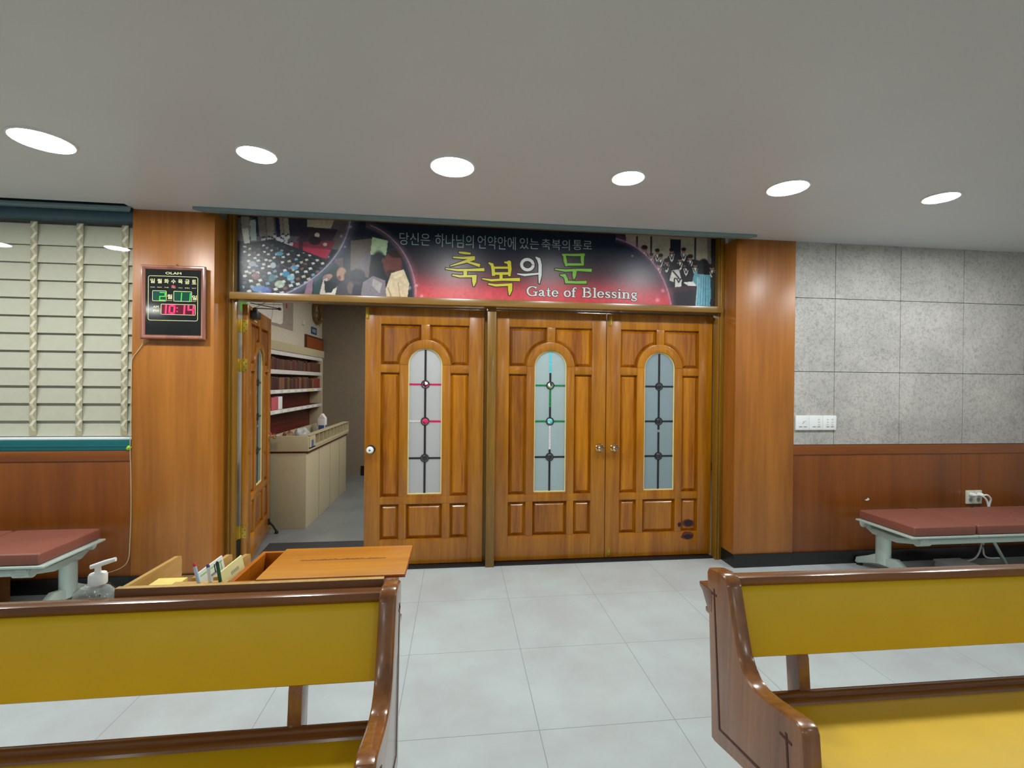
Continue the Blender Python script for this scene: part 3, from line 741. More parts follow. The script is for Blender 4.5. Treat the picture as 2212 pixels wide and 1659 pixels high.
def paint_banner():
    global IMG
    # ground: dark navy above, red below
    IMG[:] = (16, 30, 48)
    line = 575 + (PXI-900)*0.03
    t = smst(-38, 62, PYI-line)
    put(t, (214, 62, 72)); put(smst(-60, 10, PYI-line)*(1-t), (52, 30, 40), 0.8)
    put(ell(1010, 660, 190, 42, 0.9), (232, 110, 112), 0.6); put(ell(1230, 655, 200, 50, 0.9), (196, 60, 70), 0.4)
    put(ell(1390, 640, 90, 60, 0.9), (196, 92, 110), 0.4)
    put(smst(0, 1, (PXI-1290)/120)*(1-t), (26, 30, 66), 0.7)
    # middle photo: people praying
    mid = ell(755, 640, 141, 158, 0.02) * (PXI > 600)
    Mm = mid > 0.5
    def pm(mask, col, a=1.0): put(np.asarray(mask, float)*Mm, col, a)
    pm(np.ones_like(PXI), (34, 42, 56))
    pm(poly([(757, 520), (804, 515), (796, 600), (757, 590)]), (112, 98, 90)); pm(poly([(724, 560), (742, 556), (740, 586), (716, 590)]), (96, 86, 84))
    pm(poly([(804, 512), (838, 520), (834, 552), (800, 550)]), (176, 200, 160))
    pm(ell(716, 585, 22, 20), (44, 58, 56)); 
    pm(ell(789, 566, 13, 22, 0.3, 0.3), (110, 104, 112)); pm(ell(818, 578, 20, 38), (16, 24, 36)); pm(poly([(800, 575), (835, 570), (850, 632), (806, 636)]), (14, 20, 34))
    pm(ell(848, 572, 22, 28, 0.2), (112, 58, 54)); pm(poly([(826, 556), (832, 560), (830, 572), (824, 566)]), (112, 58, 54)); pm(ell(858, 548, 20, 10), (48, 26, 28)); pm(ell(846, 592, 14, 10), (70, 38, 40))
    pm(poly([(845, 590), (872, 582), (884, 612), (878, 660), (818, 660), (832, 628)]), (226, 204, 168)); pm(seg(838, 622, 852, 660, 1.6), (176, 150, 118)); pm(poly([(846, 590), (868, 584), (870, 596), (852, 602)]), (240, 222, 184)); pm(seg(860, 612, 866, 655, 1.4), (190, 166, 130))
    pm(poly([(784, 610), (806, 596), (832, 606), (836, 660), (776, 660)]), (136, 126, 136)); pm(poly([(806, 602), (826, 612), (820, 634), (804, 618)]), (176, 172, 170))
    pm(ell(738, 592, 12, 16), (178, 138, 116)); pm(ell(756, 598, 14, 16), (58, 48, 56)); pm(ell(772, 596, 18, 16), (30, 34, 52)); pm(ell(733, 600, 4, 5), (120, 70, 66))
    pm(poly([(728, 616), (748, 604), (776, 610), (780, 660), (724, 660)]), (68, 60, 74)); pm(ell(757, 622, 8, 14), (116, 98, 96)); pm(ell(770, 630, 10, 18), (40, 36, 62))
    pm(ell(706, 600, 11, 8, 0.3, -0.3), (150, 122, 112)); pm(ell(712, 596, 7, 5), (176, 140, 126)); pm(poly([(698, 604), (708, 600), (702, 660), (684, 660)]), (206, 190, 180)); pm(poly([(704, 634), (728, 620), (724, 638), (704, 650)]), (222, 216, 196)); pm(poly([(700, 606), (728, 612), (716, 632), (702, 632)]), (14, 26, 34))
    pm(poly([(664, 612), (676, 604), (672, 660), (650, 660)]), (150, 112, 128)); pm(poly([(680, 590), (700, 570), (690, 640), (676, 650)]), (40, 72, 72))
    # left photo: the congregation from above
    lf = ((PXI-480)/278.0)**2 + ((PYI-455)/206.0)**2 < 1
    def pl(mask, col, a=1.0): put(np.asarray(mask, float)*lf, col, a)
    pl(np.ones_like(PXI), (26, 34, 46))
    pl(poly([(512, 470), (770, 470), (740, 540), (512, 520)]), (98, 92, 92))
    for x0, x1, c in ((520, 538, (150, 148, 140)), (546, 556, (30, 44, 74)), (557, 572, (134, 120, 112)), (574, 590, (142, 134, 126)), (594, 602, (26, 40, 74)), (603, 610, (150, 140, 126)), (611, 622, (160, 152, 138)), (622, 664, (52, 52, 66))):
        pl(poly([(x0, 468), (x1, 468), (x1+4, 510), (x0+4, 510)]), c)
    pl(poly([(522, 494), (536, 492), (540, 526), (528, 528)]), (206, 210, 200)); pl(poly([(540, 476), (552, 474), (554, 520), (542, 520)]), (176, 190, 186))
    pl(poly([(664, 474), (722, 476), (714, 494), (664, 490)]), (186, 176, 150)); pl(poly([(664, 490), (730, 496), (708, 540), (640, 520)]), (62, 48, 60))
    pl(poly([(622, 524), (724, 520), (706, 562), (650, 552)]), (128, 40, 62)); pl(poly([(646, 532), (716, 540), (704, 558), (652, 548)]), (182, 44, 78)); pl(poly([(628, 538), (690, 556), (684, 566), (620, 546)]), (150, 66, 62)); pl(poly([(646, 520), (654, 522), (654, 556), (646, 552)]), (70, 26, 46))
    pl(ell(685, 508, 6, 6), (226, 206, 190)); pl(ell(680, 520, 14, 10), (44, 26, 36)); pl(ell(702, 528, 5, 4), (196, 186, 150))
    for k in range(46):
        a, c = rng.random(), rng.random()
        x = 568+a*62; y = 506+c*22+a*2
        pl(ell(x, y+3, 4, 5), (206, 206, 212), 0.85); pl(ell(x, y-2, 2.1, 2.3), (30, 26, 34))
    nearb = PYI > 516 + np.abs(PXI-560)*0.05
    pl(poly([(508, 530), (590, 516), (720, 566), (700, 640), (508, 648)]), (22, 30, 42))
    for k in range(10):                      # pew rows running down to the right
        x0, y0 = 520-6*k, 528+13.5*k; x1, y1 = 560+24*k+60, 528+13.5*k+16+k*9
        pl(seg(x0, y0+10, x1, y1+34, 1.3), (88, 66, 56), 0.7)
    cong = poly([(514, 532), (590, 524), (705, 562), (688, 596), (640, 646), (514, 646)])
    for r_ in range(22):
        y0 = 392+13*r_; x = 512+rng.random()*8
        pl(cong*seg(512, y0+4, 712, y0+4+120, 0.9), (96, 76, 64), 0.55)
        while x < 700:
            x += 7+rng.random()*11
            y = y0+0.6*(x-512)+rng.normal(0, 1.0); s = 2.3+max(0, y-540)*0.014
            cc = [(224, 228, 226)]*5+[(206, 208, 178), (120, 176, 206), (66, 96, 110), (140, 96, 90), (150, 170, 190)]
            col = cc[rng.integers(0, len(cc))]
            pl(cong*poly([(x-s*1.5, y-s*.6), (x+s*.8, y-s), (x+s*1.6, y+s*.6), (x-s*.9, y+s)]), col, 0.92)
            if rng.random() < 0.6: pl(cong*ell(x-3, y-4.5, 2.8, 3), (14, 16, 24))
    for (x, y, rx, ry, c) in ((618, 592, 9, 7, (52, 160, 206)), (628, 600, 9, 7, (150, 206, 226)), (588, 600, 9, 8, (72, 130, 136)), (604, 614, 12, 9, (186, 204, 176)), (560, 624, 18, 8, (110, 160, 214)), (575, 628, 12, 8, (86, 110, 190)), (553, 596, 9, 9, (150, 90, 92)), (590, 573, 7, 7, (206, 220, 220)), (604, 548, 9, 5, (90, 170, 196)), (636, 578, 9, 6, (110, 170, 206)), (545, 570, 9, 6, (170, 176, 186))):
        pl(ell(x, y, rx, ry), c, 0.85)
    put((PXI < 524) & lf & (PYI > 530), (20, 24, 40), 0.7)
    # translucent arcs around the photos
    dl = np.sqrt(((PXI-480)/278.0)**2 + ((PYI-455)/206.0)**2)
    put(smst(0.97, 1.0, dl)*(1-smst(1.0, 1.09, dl)), (150, 140, 170), 0.55); put(np.abs(dl-1.0) < 0.006, (206, 200, 220), 0.6)
    dm = np.sqrt(((PXI-755)/141.0)**2 + ((PYI-640)/158.0)**2)
    put((smst(0.94, 1.0, dm)*(1-smst(1.0, 1.12, dm)))*(PXI > 790), (176, 130, 140), 0.45); put((np.abs(dm-1.02) < 0.008)*(PXI > 800), (226, 190, 196), 0.5)
    for x, y, r in ((737, 510, 4), (745, 533, 3), (710, 555, 3), (757, 490, 4), (900, 617, 4), (911, 640, 5), (884, 622, 6)):
        put(ell(x, y, r, r, 0.8), (226, 216, 220), 0.6)
    # right photo: the choir
    dr = np.sqrt(((PXI-1300)/152.0)**2 + ((PYI-690)/178.0)**2)
    rt = (dr > 1) & (PXI > 1352)
    def pr(mask, col, a=1.0): put(np.asarray(mask, float)*rt, col, a)
    pr(np.ones_like(PXI), (166, 158, 140)); pr(PXI > 1528, (120, 112, 100)); pr(PXI > 1536, (30, 34, 40))
    pr(poly([(1448, 516), (1471, 518), (1470, 566), (1446, 566)]), (26, 30, 50))
    for x in (1374, 1405, 1500): pr(poly([(x, 510), (x+4, 510), (x+3, 566), (x-1, 566)]), (44, 52, 52))
    pr(poly([(1380, 552), (1420, 566), (1500, 560), (1550, 575), (1550, 670), (1380, 670)]), (24, 26, 38))
    heads = [(1392, 537, 8), (1420, 543, 6), (1451, 542, 6), (1477, 541, 6), (1427, 554, 6), (1469, 560, 6), (1491, 556, 7), (1440, 565, 7), (1423, 572, 6), (1482, 572, 7), (1463, 576, 6), (1538, 577, 7), (1407, 552, 5), (1502, 572, 6)]
    for x, y, r in heads:
        pr(poly([(x-11, y+18), (x-5, y+7), (x+5, y+7), (x+11, y+18), (x+10, y+40), (x-10, y+40)]), (20, 22, 34))
        pr(poly([(x-6, y+7), (x+6, y+7), (x+3, y+20), (x, y+24), (x-3, y+20)]), (226, 224, 214)); pr(seg(x-4, y+8, x, y+18, 1.3), (24, 26, 34)); pr(seg(x+4, y+8, x, y+18, 1.3), (24, 26, 34))
        pr(ell(x, y+1, r*0.8, r), (150, 110, 94)); pr(ell(x, y-2.5, r*0.95, r*0.7), (18, 16, 20))
    for x in (1404, 1436, 1462, 1486): pr(poly([(x-9, 577), (x+2, 571), (x+10, 577), (x+1, 584)]), (16, 18, 28))
    pr(poly([(1452, 584), (1466, 582), (1472, 604), (1462, 612), (1446, 606)]), (222, 214, 206)); pr(seg(1454, 586, 1466, 600, 1.8), (26, 26, 34))
    pr(poly([(1456, 600), (1476, 602), (1474, 624), (1454, 622)]), (18, 20, 32)); pr(poly([(1459, 602), (1473, 604), (1471, 621), (1458, 620)]), (222, 222, 214)); pr(seg(1462, 603, 1466, 610, 1.5), (20, 20, 28)); pr(seg(1470, 603, 1466, 610, 1.5), (20, 20, 28))
    pr(poly([(1440, 622), (1504, 616), (1502, 670), (1446, 670)]), (66, 44, 54)); pr(poly([(1456, 632), (1504, 626), (1504, 670), (1450, 670)]), (38, 36, 48))
    pr(poly([(1476, 610), (1498, 608), (1506, 618), (1486, 617)]), (236, 238, 232))
    pr(poly([(1500, 588), (1515, 576), (1534, 590), (1536, 640), (1532, 664), (1502, 664), (1506, 620), (1496, 606)]), (104, 166, 184)); pr(poly([(1510, 594), (1532, 594), (1534, 664), (1502, 664)]), (122, 186, 204))
    for k in range(5): pr(seg(1510+k*5, 596, 1506+k*6, 664, 1.0), (70, 120, 150), 0.7)
    pr(seg(1508, 600, 1504, 660, 2), (170, 214, 222), 0.7)
    pr(ell(1520, 572, 12, 14), (14, 15, 22)); pr(poly([(1508, 572), (1532, 572), (1534, 594), (1506, 592)]), (14, 15, 22))
    pr(poly([(1538, 590), (1550, 586), (1550, 670), (1534, 670)]), (26, 26, 32))
    put(smst(1.0, 0.93, dr)*0 + (smst(0.93, 1.0, dr)*(1-smst(1.0, 1.1, dr)))*(PXI > 1330), (190, 110, 140), 0.4); put((np.abs(dr-1.0) < 0.008)*(PXI > 1330), (226, 190, 206), 0.5)
    for x, y, r in ((1432, 628, 5), (1420, 648, 6), (1366, 553, 3)): put(ell(x, y, r, r, 0.8), (236, 180, 206), 0.6)
    IMG = IMG*(0.94+0.12*vnoise(5, 3)[..., None])
paint_banner()
ban = thing('banner', (0.26, BY, BZ0), 'wide printed banner above the doors reading Gate of Blessing', 'banner')
me = bpy.data.meshes.new('printed_sheet')
V = np.stack([gx, np.full_like(gx, BY), gz], -1).reshape(-1, 3) - np.array([0.26, BY, BZ0])
idx = np.arange(NX*NZ).reshape(NZ, NX)
Fq = np.stack([idx[:-1, :-1], idx[:-1, 1:], idx[1:, 1:], idx[1:, :-1]], -1).reshape(-1, 4)
me.vertices.add(len(V)); me.vertices.foreach_set('co', V.ravel())
me.loops.add(Fq.size); me.loops.foreach_set('vertex_index', Fq.ravel())
me.polygons.add(len(Fq)); me.polygons.foreach_set('loop_start', np.arange(len(Fq))*4)
me.update(calc_edges=True); me.validate()
ca = me.color_attributes.new('print', 'FLOAT_COLOR', 'POINT')
ca.data.foreach_set('color', np.concatenate([srgb2lin(IMG), np.ones((NZ, NX, 1))], -1).ravel())
me.materials.append(MT['print'])
sh = bpy.data.objects.new('printed_sheet', me); COL.objects.link(sh); sh.parent = ban; WM[sh.name] = WM[ban.name]
bm = bm_new(); box(bm, BX0, BX1, BY+0.001, BY+0.02, BZ0, BZ1); mk('backing_board', bm, MT['ink_dark'], ban)
TITLE = {
 'chuk':[[(0.0,2.494,0.013),(0.045,2.49,0.019),(0.089,2.487,0.014)],[(-0.046,2.453,0.01),(0.025,2.451,0.017),(0.123,2.457,0.024)],[(0.118,2.451,0.028),(0.039,2.419,0.02),(-0.066,2.384,0.007)],[(0.053,2.424,0.009),(0.105,2.411,0.017),(0.164,2.396,0.024)],[(-0.102,2.361,0.009),(-0.009,2.353,0.017),(0.095,2.358,0.018),(0.199,2.365,0.024)],[(0.05,2.353,0.028),(0.05,2.312,0.028)],[(-0.05,2.313,0.01),(0.005,2.304,0.017),(0.138,2.311,0.019)],[(0.122,2.314,0.036),(0.122,2.269,0.032),(0.118,2.232,0.008)]],
 'bok':[[(0.237,2.42,0.01),(0.262,2.407,0.025),(0.271,2.372,0.026),(0.275,2.32,0.025)],[(0.362,2.43,0.009),(0.399,2.428,0.034),(0.405,2.377,0.029),(0.402,2.322,0.018)],[(0.269,2.383,0.017),(0.403,2.388,0.016)],[(0.273,2.336,0.02),(0.404,2.342,0.02)],[(0.335,2.336,0.025),(0.335,2.294,0.025)],[(0.186,2.292,0.008),(0.256,2.282,0.018),(0.355,2.291,0.018),(0.486,2.296,0.026)],[(0.235,2.252,0.011),(0.292,2.243,0.019),(0.424,2.254,0.02)],[(0.409,2.256,0.035),(0.409,2.209,0.033),(0.404,2.17,0.007)]],
 'ui':[[(0.547+0.047*math.cos(2*PI*k/20),2.418+0.042*math.sin(2*PI*k/20),0.024) for k in range(21)],[(0.532,2.461,0.015),(0.563,2.457,0.015)],[(0.466,2.341,0.007),(0.525,2.334,0.018),(0.639,2.349,0.014)],[(0.615,2.481,0.009),(0.639,2.464,0.028),(0.651,2.422,0.027),(0.651,2.337,0.026),(0.645,2.272,0.007)]],
 'mun':[[(0.831,2.513,0.009),(0.851,2.499,0.022),(0.858,2.46,0.027),(0.868,2.42,0.017)],[(0.835,2.511,0.013),(0.923,2.511,0.017),(1.017,2.517,0.021)],[(1.001,2.516,0.028),(0.999,2.473,0.026),(1.004,2.434,0.017)],[(0.863,2.432,0.019),(1.008,2.438,0.018)],[(0.774,2.39,0.009),(0.86,2.382,0.019),(0.972,2.392,0.018),(1.077,2.392,0.025)],[(0.937,2.385,0.033),(0.934,2.346,0.029),(0.931,2.317,0.008)],[(0.819,2.345,0.009),(0.852,2.341,0.028),(0.867,2.312,0.027),(0.871,2.281,0.024)],[(0.865,2.29,0.022),(0.941,2.289,0.02),(1.036,2.293,0.024)]]}
b = bm_new()
for q, mi in (('chuk', 0), ('bok', 0), ('ui', 1), ('mun', 2)):
    for s in TITLE[q]: stroke(b, s, BY-0.0010, 3, 0.007); stroke(b, s, BY-0.0022, mi)
tl = mk('title_lettering', b, [MT['ink_olive'], MT['ink_white'], MT['ink_green'], MT['ink_dark']], ban); tl['label'] = 'large brushed title in yellow, white and green'
for wd, x0, x1, z0, z1 in (('당신은', -0.462, -0.227, 2.535, 2.632), ('하나님의', -0.188, 0.114, 2.531, 2.635), ('언약안에', 0.146, 0.451, 2.530, 2.636), ('있는', 0.483, 0.639, 2.545, 2.633), ('축복의', 0.661, 0.894, 2.546, 2.633), ('통로', 0.920, 1.080, 2.554, 2.634)):
    b = bm_new(); text_bm(b, wd, x0, x1, z0, z1, BY-0.0015, 0, -0.004)
    sl = mk('slogan_word', b, MT['ink_slogan'], ban); sl['label'] = 'small pale word of the slogan along the top'
# the English line: a seriffed alphabet drawn as strokes (x, z, width) on a unit cap height
s_, t_ = 0.165, 0.07
def ellp(cx, cz, rx, rz, a0, a1, w0, w1, n=14):
    out = []
    for k in range(n+1):
        a = math.radians(a0+(a1-a0)*k/n); f = abs(math.cos(a))
        out.append((cx+rx*math.cos(a), cz+rz*math.sin(a), w0+(w1-w0)*f))
    return out
SER = {
 'G': (0.95, [ellp(0.5, 0.5, 0.4, 0.46, 50, 318, t_, s_), [(0.78, 0.68, 0.03), (0.8, 0.95, 0.09)], [(0.78, 0.06, s_), (0.78, 0.44, s_)], [(0.56, 0.44, 0.06), (0.94, 0.44, 0.06)]]),
 'a': (0.64, [[(0.12, 0.50, 0.12), (0.20, 0.61, 0.08), (0.33, 0.62, 0.10), (0.41, 0.50, s_), (0.41, 0.14, s_), (0.50, 0.05, 0.1), (0.60, 0.07, 0.05)], [(0.41, 0.38, 0.06), (0.18, 0.30, 0.11), (0.12, 0.16, s_), (0.22, 0.05, 0.10), (0.41, 0.14, 0.06)]]),
 't': (0.46, [[(0.2, 0.88, 0.06), (0.21, 0.62, s_), (0.21, 0.16, s_), (0.29, 0.05, 0.1), (0.42, 0.10, 0.05)], [(0.04, 0.61, 0.06), (0.40, 0.61, 0.06)]]),
 'e': (0.60, [ellp(0.3, 0.33, 0.22, 0.29, 0, 325, t_, s_*0.9), [(0.1, 0.36, 0.06), (0.52, 0.36, 0.06)]]),
 'o': (0.64, [ellp(0.32, 0.33, 0.23, 0.29, 0, 360, t_, s_, 20)]),
 'f': (0.42, [[(0.2, 0.03, s_), (0.2, 0.8, s_), (0.27, 0.95, 0.1), (0.38, 0.97, 0.08), (0.43, 0.88, 0.1)], [(0.05, 0.61, 0.06), (0.38, 0.61, 0.06)], [(0.06, 0.03, 0.06), (0.36, 0.03, 0.06)]]),
 'B': (0.86, [[(0.2, 0.02, s_), (0.2, 0.96, s_)], [(0.04, 0.97, 0.06), (0.4, 0.97, 0.06)], [(0.04, 0.03, 0.06), (0.4, 0.03, 0.06)], ellp(0.4, 0.75, 0.24, 0.22, 90, -90, t_, s_), [(0.2, 0.52, 0.06), (0.42, 0.52, 0.06)], ellp(0.42, 0.275, 0.29, 0.245, 90, -90, t_, s_)]),
 'l': (0.36, [[(0.18, 0.02, s_), (0.18, 0.98, s_)], [(0.03, 0.97, 0.06), (0.2, 0.97, 0.06)], [(0.03, 0.03, 0.06), (0.33, 0.03, 0.06)]]),
 's': (0.52, [[(0.44, 0.46, 0.05), (0.42, 0.57, 0.08), (0.28, 0.62, 0.08), (0.13, 0.56, 0.12), (0.14, 0.43, 0.15), (0.26, 0.35, 0.15), (0.39, 0.27, 0.15), (0.42, 0.13, 0.13), (0.28, 0.04, 0.08), (0.12, 0.08, 0.08), (0.09, 0.20, 0.05)]]),
 'i': (0.36, [[(0.18, 0.02, s_), (0.18, 0.63, s_)], [(0.03, 0.61, 0.06), (0.2, 0.61, 0.06)], [(0.03, 0.03, 0.06), (0.33, 0.03, 0.06)], [(0.18, 0.84, 0.16), (0.18, 0.92, 0.16)]]),
 'n': (0.74, [[(0.18, 0.02, s_), (0.18, 0.63, s_)], [(0.03, 0.61, 0.06), (0.2, 0.61, 0.06)], [(0.03, 0.03, 0.06), (0.33, 0.03, 0.06)], [(0.2, 0.5, 0.06), (0.36, 0.61, 0.1), (0.5, 0.58, 0.12), (0.54, 0.45, s_), (0.54, 0.02, s_)], [(0.4, 0.03, 0.06), (0.7, 0.03, 0.06)]]),
 'g': (0.60, [ellp(0.27, 0.44, 0.17, 0.18, 0, 360, t_, 0.13, 18), [(0.38, 0.57, 0.05), (0.5, 0.64, 0.09)], [(0.16, 0.28, 0.06), (0.14, 0.17, 0.10), (0.26, 0.11, 0.13), (0.44, 0.06, 0.13), (0.48, -0.08, 0.11), (0.36, -0.2, 0.07), (0.18, -0.2, 0.08), (0.07, -0.1, 0.1), (0.14, 0.02, 0.06)]]),
}
b = bm_new()
for wd, x0, x1, base in (('Gate', 0.540, 0.806, 2.166), ('of', 0.846, 0.950, 2.168), ('Blessing', 0.998, 1.475, 2.170)):
    tot = sum(SER[c][0] for c in wd); k = (x1-x0)/tot; x = x0; H = 0.080
    for c in wd:
        adv, ss = SER[c]
        for q in ss:
            pts = [(x+p[0]*k, base+p[1]*H, p[2]*(k+H)/2) for p in q]
            stroke(b, pts, BY-0.0010, 1, 0.004); stroke(b, pts, BY-0.0022, 0)
        x += adv*k
el = mk('english_lettering', b, [MT['ink_white'], MT['ink_dark']], ban); el['label'] = 'white serif English line at the bottom'

# ------------------------------------------------------------ window and blind
win = thing('window_1', (-3.8, 3.50, 0.97), 'teal framed window with a blind behind its glass, left of the pillar', 'window', None, 0, 'structure')
bm = bm_new()
box(bm, -6.6, -2.24, 3.485, 3.56, 0.974, 1.046, 0.003); 
box(bm, -6.6, -2.24, 3.483, 3.50, 0.998, 1.012, 0.002)
mk('window_frame', bm, MT['teal'], win)
bm = bm_new(); box(bm, -6.6, -2.24, 3.50, 3.58, 2.555, 2.74, 0.003); mk('window_head', bm, MT['navy'], win)
bm = bm_new(); box(bm, -6.6, -2.24, 3.515, 3.58, 1.046, 1.058, 0.002); mk('window_sill', bm, MT['white'], win)
bm = bm_new(); box(bm, -6.6, -2.24, 3.545, 3.551, 1.058, 2.56); mk('glass_pane', bm, MT['glass'], win)
bl = thing('window_blind', (-3.8, 3.60, 1.06), 'closed cream slatted blind with zigzag ladder tapes behind the window glass', 'blind')
P = 0.1222
z = 2.42 + P
bm = bm_new()
while z > 1.08:
    z1, z0 = z, max(z-P*1.22, 1.062)
    prism(bm, [(3.600, z1), (3.594, z1-P*0.35), (3.584, z1-P*0.9), (3.578, z0), (3.581, z0), (3.588, z1-P*0.9), (3.598, z1-P*0.35), (3.604, z1)], 'x', -6.58, -2.245)
    z -= P
mk('blind_slats', bm, MT['blind'], bl, ang=20)
for xc in [-2.344-0.29*k for k in range(14)]:
    bm = bm_new(); box(bm, xc-0.022, xc+0.022, 3.5762, 3.577, 1.07, 2.56, 0, 0)
    zs = 2.55; sd = 1; pts = []
    while zs > 1.08: pts.append((xc+sd*0.012, zs)); zs -= P/3.2; sd = -sd
    for k, (p, q) in enumerate(zip(pts, pts[1:])):
        prism(bm, [(p[0]-0.010, p[1]), (p[0]+0.010, p[1]), (q[0]+0.010, q[1]), (q[0]-0.010, q[1])], 'y', 3.5752, 3.576, 0, 1+k % 2)
    lt = mk('ladder_tape', bm, [MT['tape'], MT['tape2'], MT['tape3']], bl)
bm = bm_new(); box(bm, -6.58, -2.245, 3.565, 3.60, 2.56, 2.60, 0.003); mk('head_rail', bm, MT['blind'], bl)
bm = bm_new(); tube(bm, smooth_path([(-2.262, 3.489, 0.98), (-2.252, 3.485, 0.992), (-2.242, 3.482, 1.002)], 4), [0.010, 0.011, 0.012, 0.013, 0.013, 0.013, 0.012, 0.011, 0.009], 10)
one('plastic_clip', bm, MT['lime'], 'small lime green clip tucked at the right end of the window frame', 'clip')

# ------------------------------------------------------------ digital wall clock
ck = thing('digital_wall_clock', (-1.95, 3.484, 1.73), 'brown framed digital calendar clock showing 10:14 on the left pillar', 'clock')
X0, X1, Z0, Z1 = -2.160, -1.744, 1.742, 2.250
def frame_ring(bm, x0, x1, z0, z1, wd, prof):
    """moulded rectangular frame: prof is a list of (inset, y)"""
    t = bmesh.new(); rows = []
    for ins, y in prof:
        rows.append([t.verts.new(c) for c in ((x0+ins, y, z0+ins), (x1-ins, y, z0+ins), (x1-ins, y, z1-ins), (x0+ins, y, z1-ins))])
    for r in range(len(rows)-1):
        for k in range(4): t.faces.new([rows[r][k], rows[r][(k+1) % 4], rows[r+1][(k+1) % 4], rows[r+1][k]])
    bmesh.ops.recalc_face_normals(t, faces=list(t.faces)); add_mesh(bm, t)
bm = bm_new(); frame_ring(bm, X0, X1, Z0, Z1, 0.03, [(0.012, 3.484), (0.004, 3.462), (0.0, 3.452), (0.0, 3.444), (0.006, 3.437), (0.014, 3.435), (0.020, 3.439), (0.026, 3.440), (0.030, 3.446), (0.030, 3.456)])
mk('clock_frame', bm, MT['clockframe'], ck, ang=25)
bm = bm_new(); box(bm, X0+0.010, X1-0.010, 3.448, 3.484, Z0+0.012, Z1-0.012); mk('clock_face', bm, MT['clockface'], ck)
FY = 3.4478
def rr_outline(x0, x1, z0, z1, r, n=5):
    o = []
    for cx, cz, a in ((x1-r, z1-r, 0), (x0+r, z1-r, 90), (x0+r, z0+r, 180), (x1-r, z0+r, 270)):
        o += [(cx+r*math.cos(math.radians(a+90*k/n)), cz+r*math.sin(math.radians(a+90*k/n))) for k in range(n+1)]
    return o
def outline(bm, x0, x1, z0, z1, r, wd, y, mi=0):
    a, c = rr_outline(x0, x1, z0, z1, r), rr_outline(x0+wd, x1-wd, z0+wd, z1-wd, max(r-wd, 0.0005)); n = len(a)
    t = bmesh.new(); A = [t.verts.new((p[0], y, p[1])) for p in a]; B = [t.verts.new((p[0], y, p[1])) for p in c]
    for k in range(n): t.faces.new([A[k], B[k], B[(k+1) % n], A[(k+1) % n]])
    for f in t.faces:
        f.normal_update()
        if f.normal.y > 0: f.normal_flip()
        f.material_index = mi
    add_mesh(bm, t)
bm = bm_new()
outline(bm, -2.114, -1.795, 1.871, 2.178, 0.014, 0.003, FY)
text_bm(bm, 'OLAM', -2.004, -1.903, 2.190, 2.206, FY, 0, 0.012)
for i, c in enumerate('일월화수목금토'):
    xc = -2.086+i*0.0443; text_bm(bm, c, xc-0.0145, xc+0.0145, 2.127, 2.157, FY, 0, 0.012)
for i, c in enumerate(('SUN', 'MON', 'TUE', 'WED', 'THU', 'FRI', 'SAT')):
    xc = -2.086+i*0.0443; text_bm(bm, c, xc-0.014, xc+0.014, 2.096, 2.102, FY, 0, 0.0)
text_bm(bm, '월', -1.992, -1.960, 2.020, 2.052, FY, 0, 0.012); text_bm(bm, '일', -1.832, -1.802, 2.018, 2.050, FY, 0, 0.012)
text_bm(bm, 'MONTH', -1.993, -1.960, 2.007, 2.012, FY); text_bm(bm, 'DAY', -1.830, -1.804, 2.006, 2.012, FY)
text_bm(bm, 'AM', -2.081, -2.047, 1.958, 1.972, FY); text_bm(bm, 'PM', -2.081, -2.047, 1.930, 1.943, FY)
for (x0, x1, z0, z1) in ((-2.087, -1.997, 2.004, 2.076), (-1.952, -1.834, 2.005, 2.076), (-2.032, -1.810, 1.912, 1.986)):
    outline(bm, x0, x1, z0, z1, 0.006, 0.004, FY)
mk('face_markings', bm, MT['cream_ink'], ck)
def window_panel(nm, r, mt):
    b = bm_new(); box(b, r[0]+0.003, r[1]-0.003, FY-0.0003, FY+0.0003, r[2]+0.003, r[3]-0.003); return mk(nm, b, mt, ck)
wg1 = window_panel('month_display', (-2.087, -1.997, 2.004, 2.076), MT['wingreen']); wg2 = window_panel('day_display', (-1.952, -1.834, 2.005, 2.076), MT['wingreen'])
wr = window_panel('time_display', (-2.032, -1.810, 1.912, 1.986), MT['winred'])
SEG = {'0': 'abcdef', '1': 'bc', '2': 'abged', '4': 'fgbc'}
def seven(bm, ch, x0, x1, z0, z1, y, th):
    zm = (z0+z1)/2
    R_ = {'a': (x0, x1, z1-th, z1), 'd': (x0, x1, z0, z0+th), 'g': (x0, x1, zm-th/2, zm+th/2), 'f': (x0, x0+th, zm, z1), 'e': (x0, x0+th, z0, zm), 'b': (x1-th, x1, zm, z1), 'c': (x1-th, x1, z0, zm)}
    for sg in SEG[ch]:
        a = R_[sg]; t = rect(*a); sk = 0.06
        polyface(bm, [(p[0]+(p[1]-zm)*sk, p[1]) for p in t], y, 0)
for ch, xa, xb, za, zb, th, par, mt in (('2', -2.042, -2.003, 2.008, 2.066, 0.006, wg1, 'led_green'), ('1', -1.925, -1.898, 2.009, 2.066, 0.006, wg2, 'led_green'), ('1', -1.866, -1.842, 2.009, 2.066, 0.006, wg2, 'led_green'),
        ('1', -2.022, -1.994, 1.918, 1.980, 0.011, wr, 'led_red'), ('0', -1.982, -1.940, 1.918, 1.980, 0.011, wr, 'led_red'), ('1', -1.900, -1.876, 1.918, 1.980, 0.011, wr, 'led_red'), ('4', -1.862, -1.818, 1.918, 1.980, 0.011, wr, 'led_red')):
    b = bm_new(); seven(b, ch, xa, xb, za, zb, FY-0.001, th); mk('digit', b, MT[mt], par)
b = bm_new()
for zc in (1.936, 1.960): polyface(b, blob(-1.928, zc, 0.005, 0.005, 10, 0), FY-0.001)
mk('colon', b, MT['led_red'], wr)
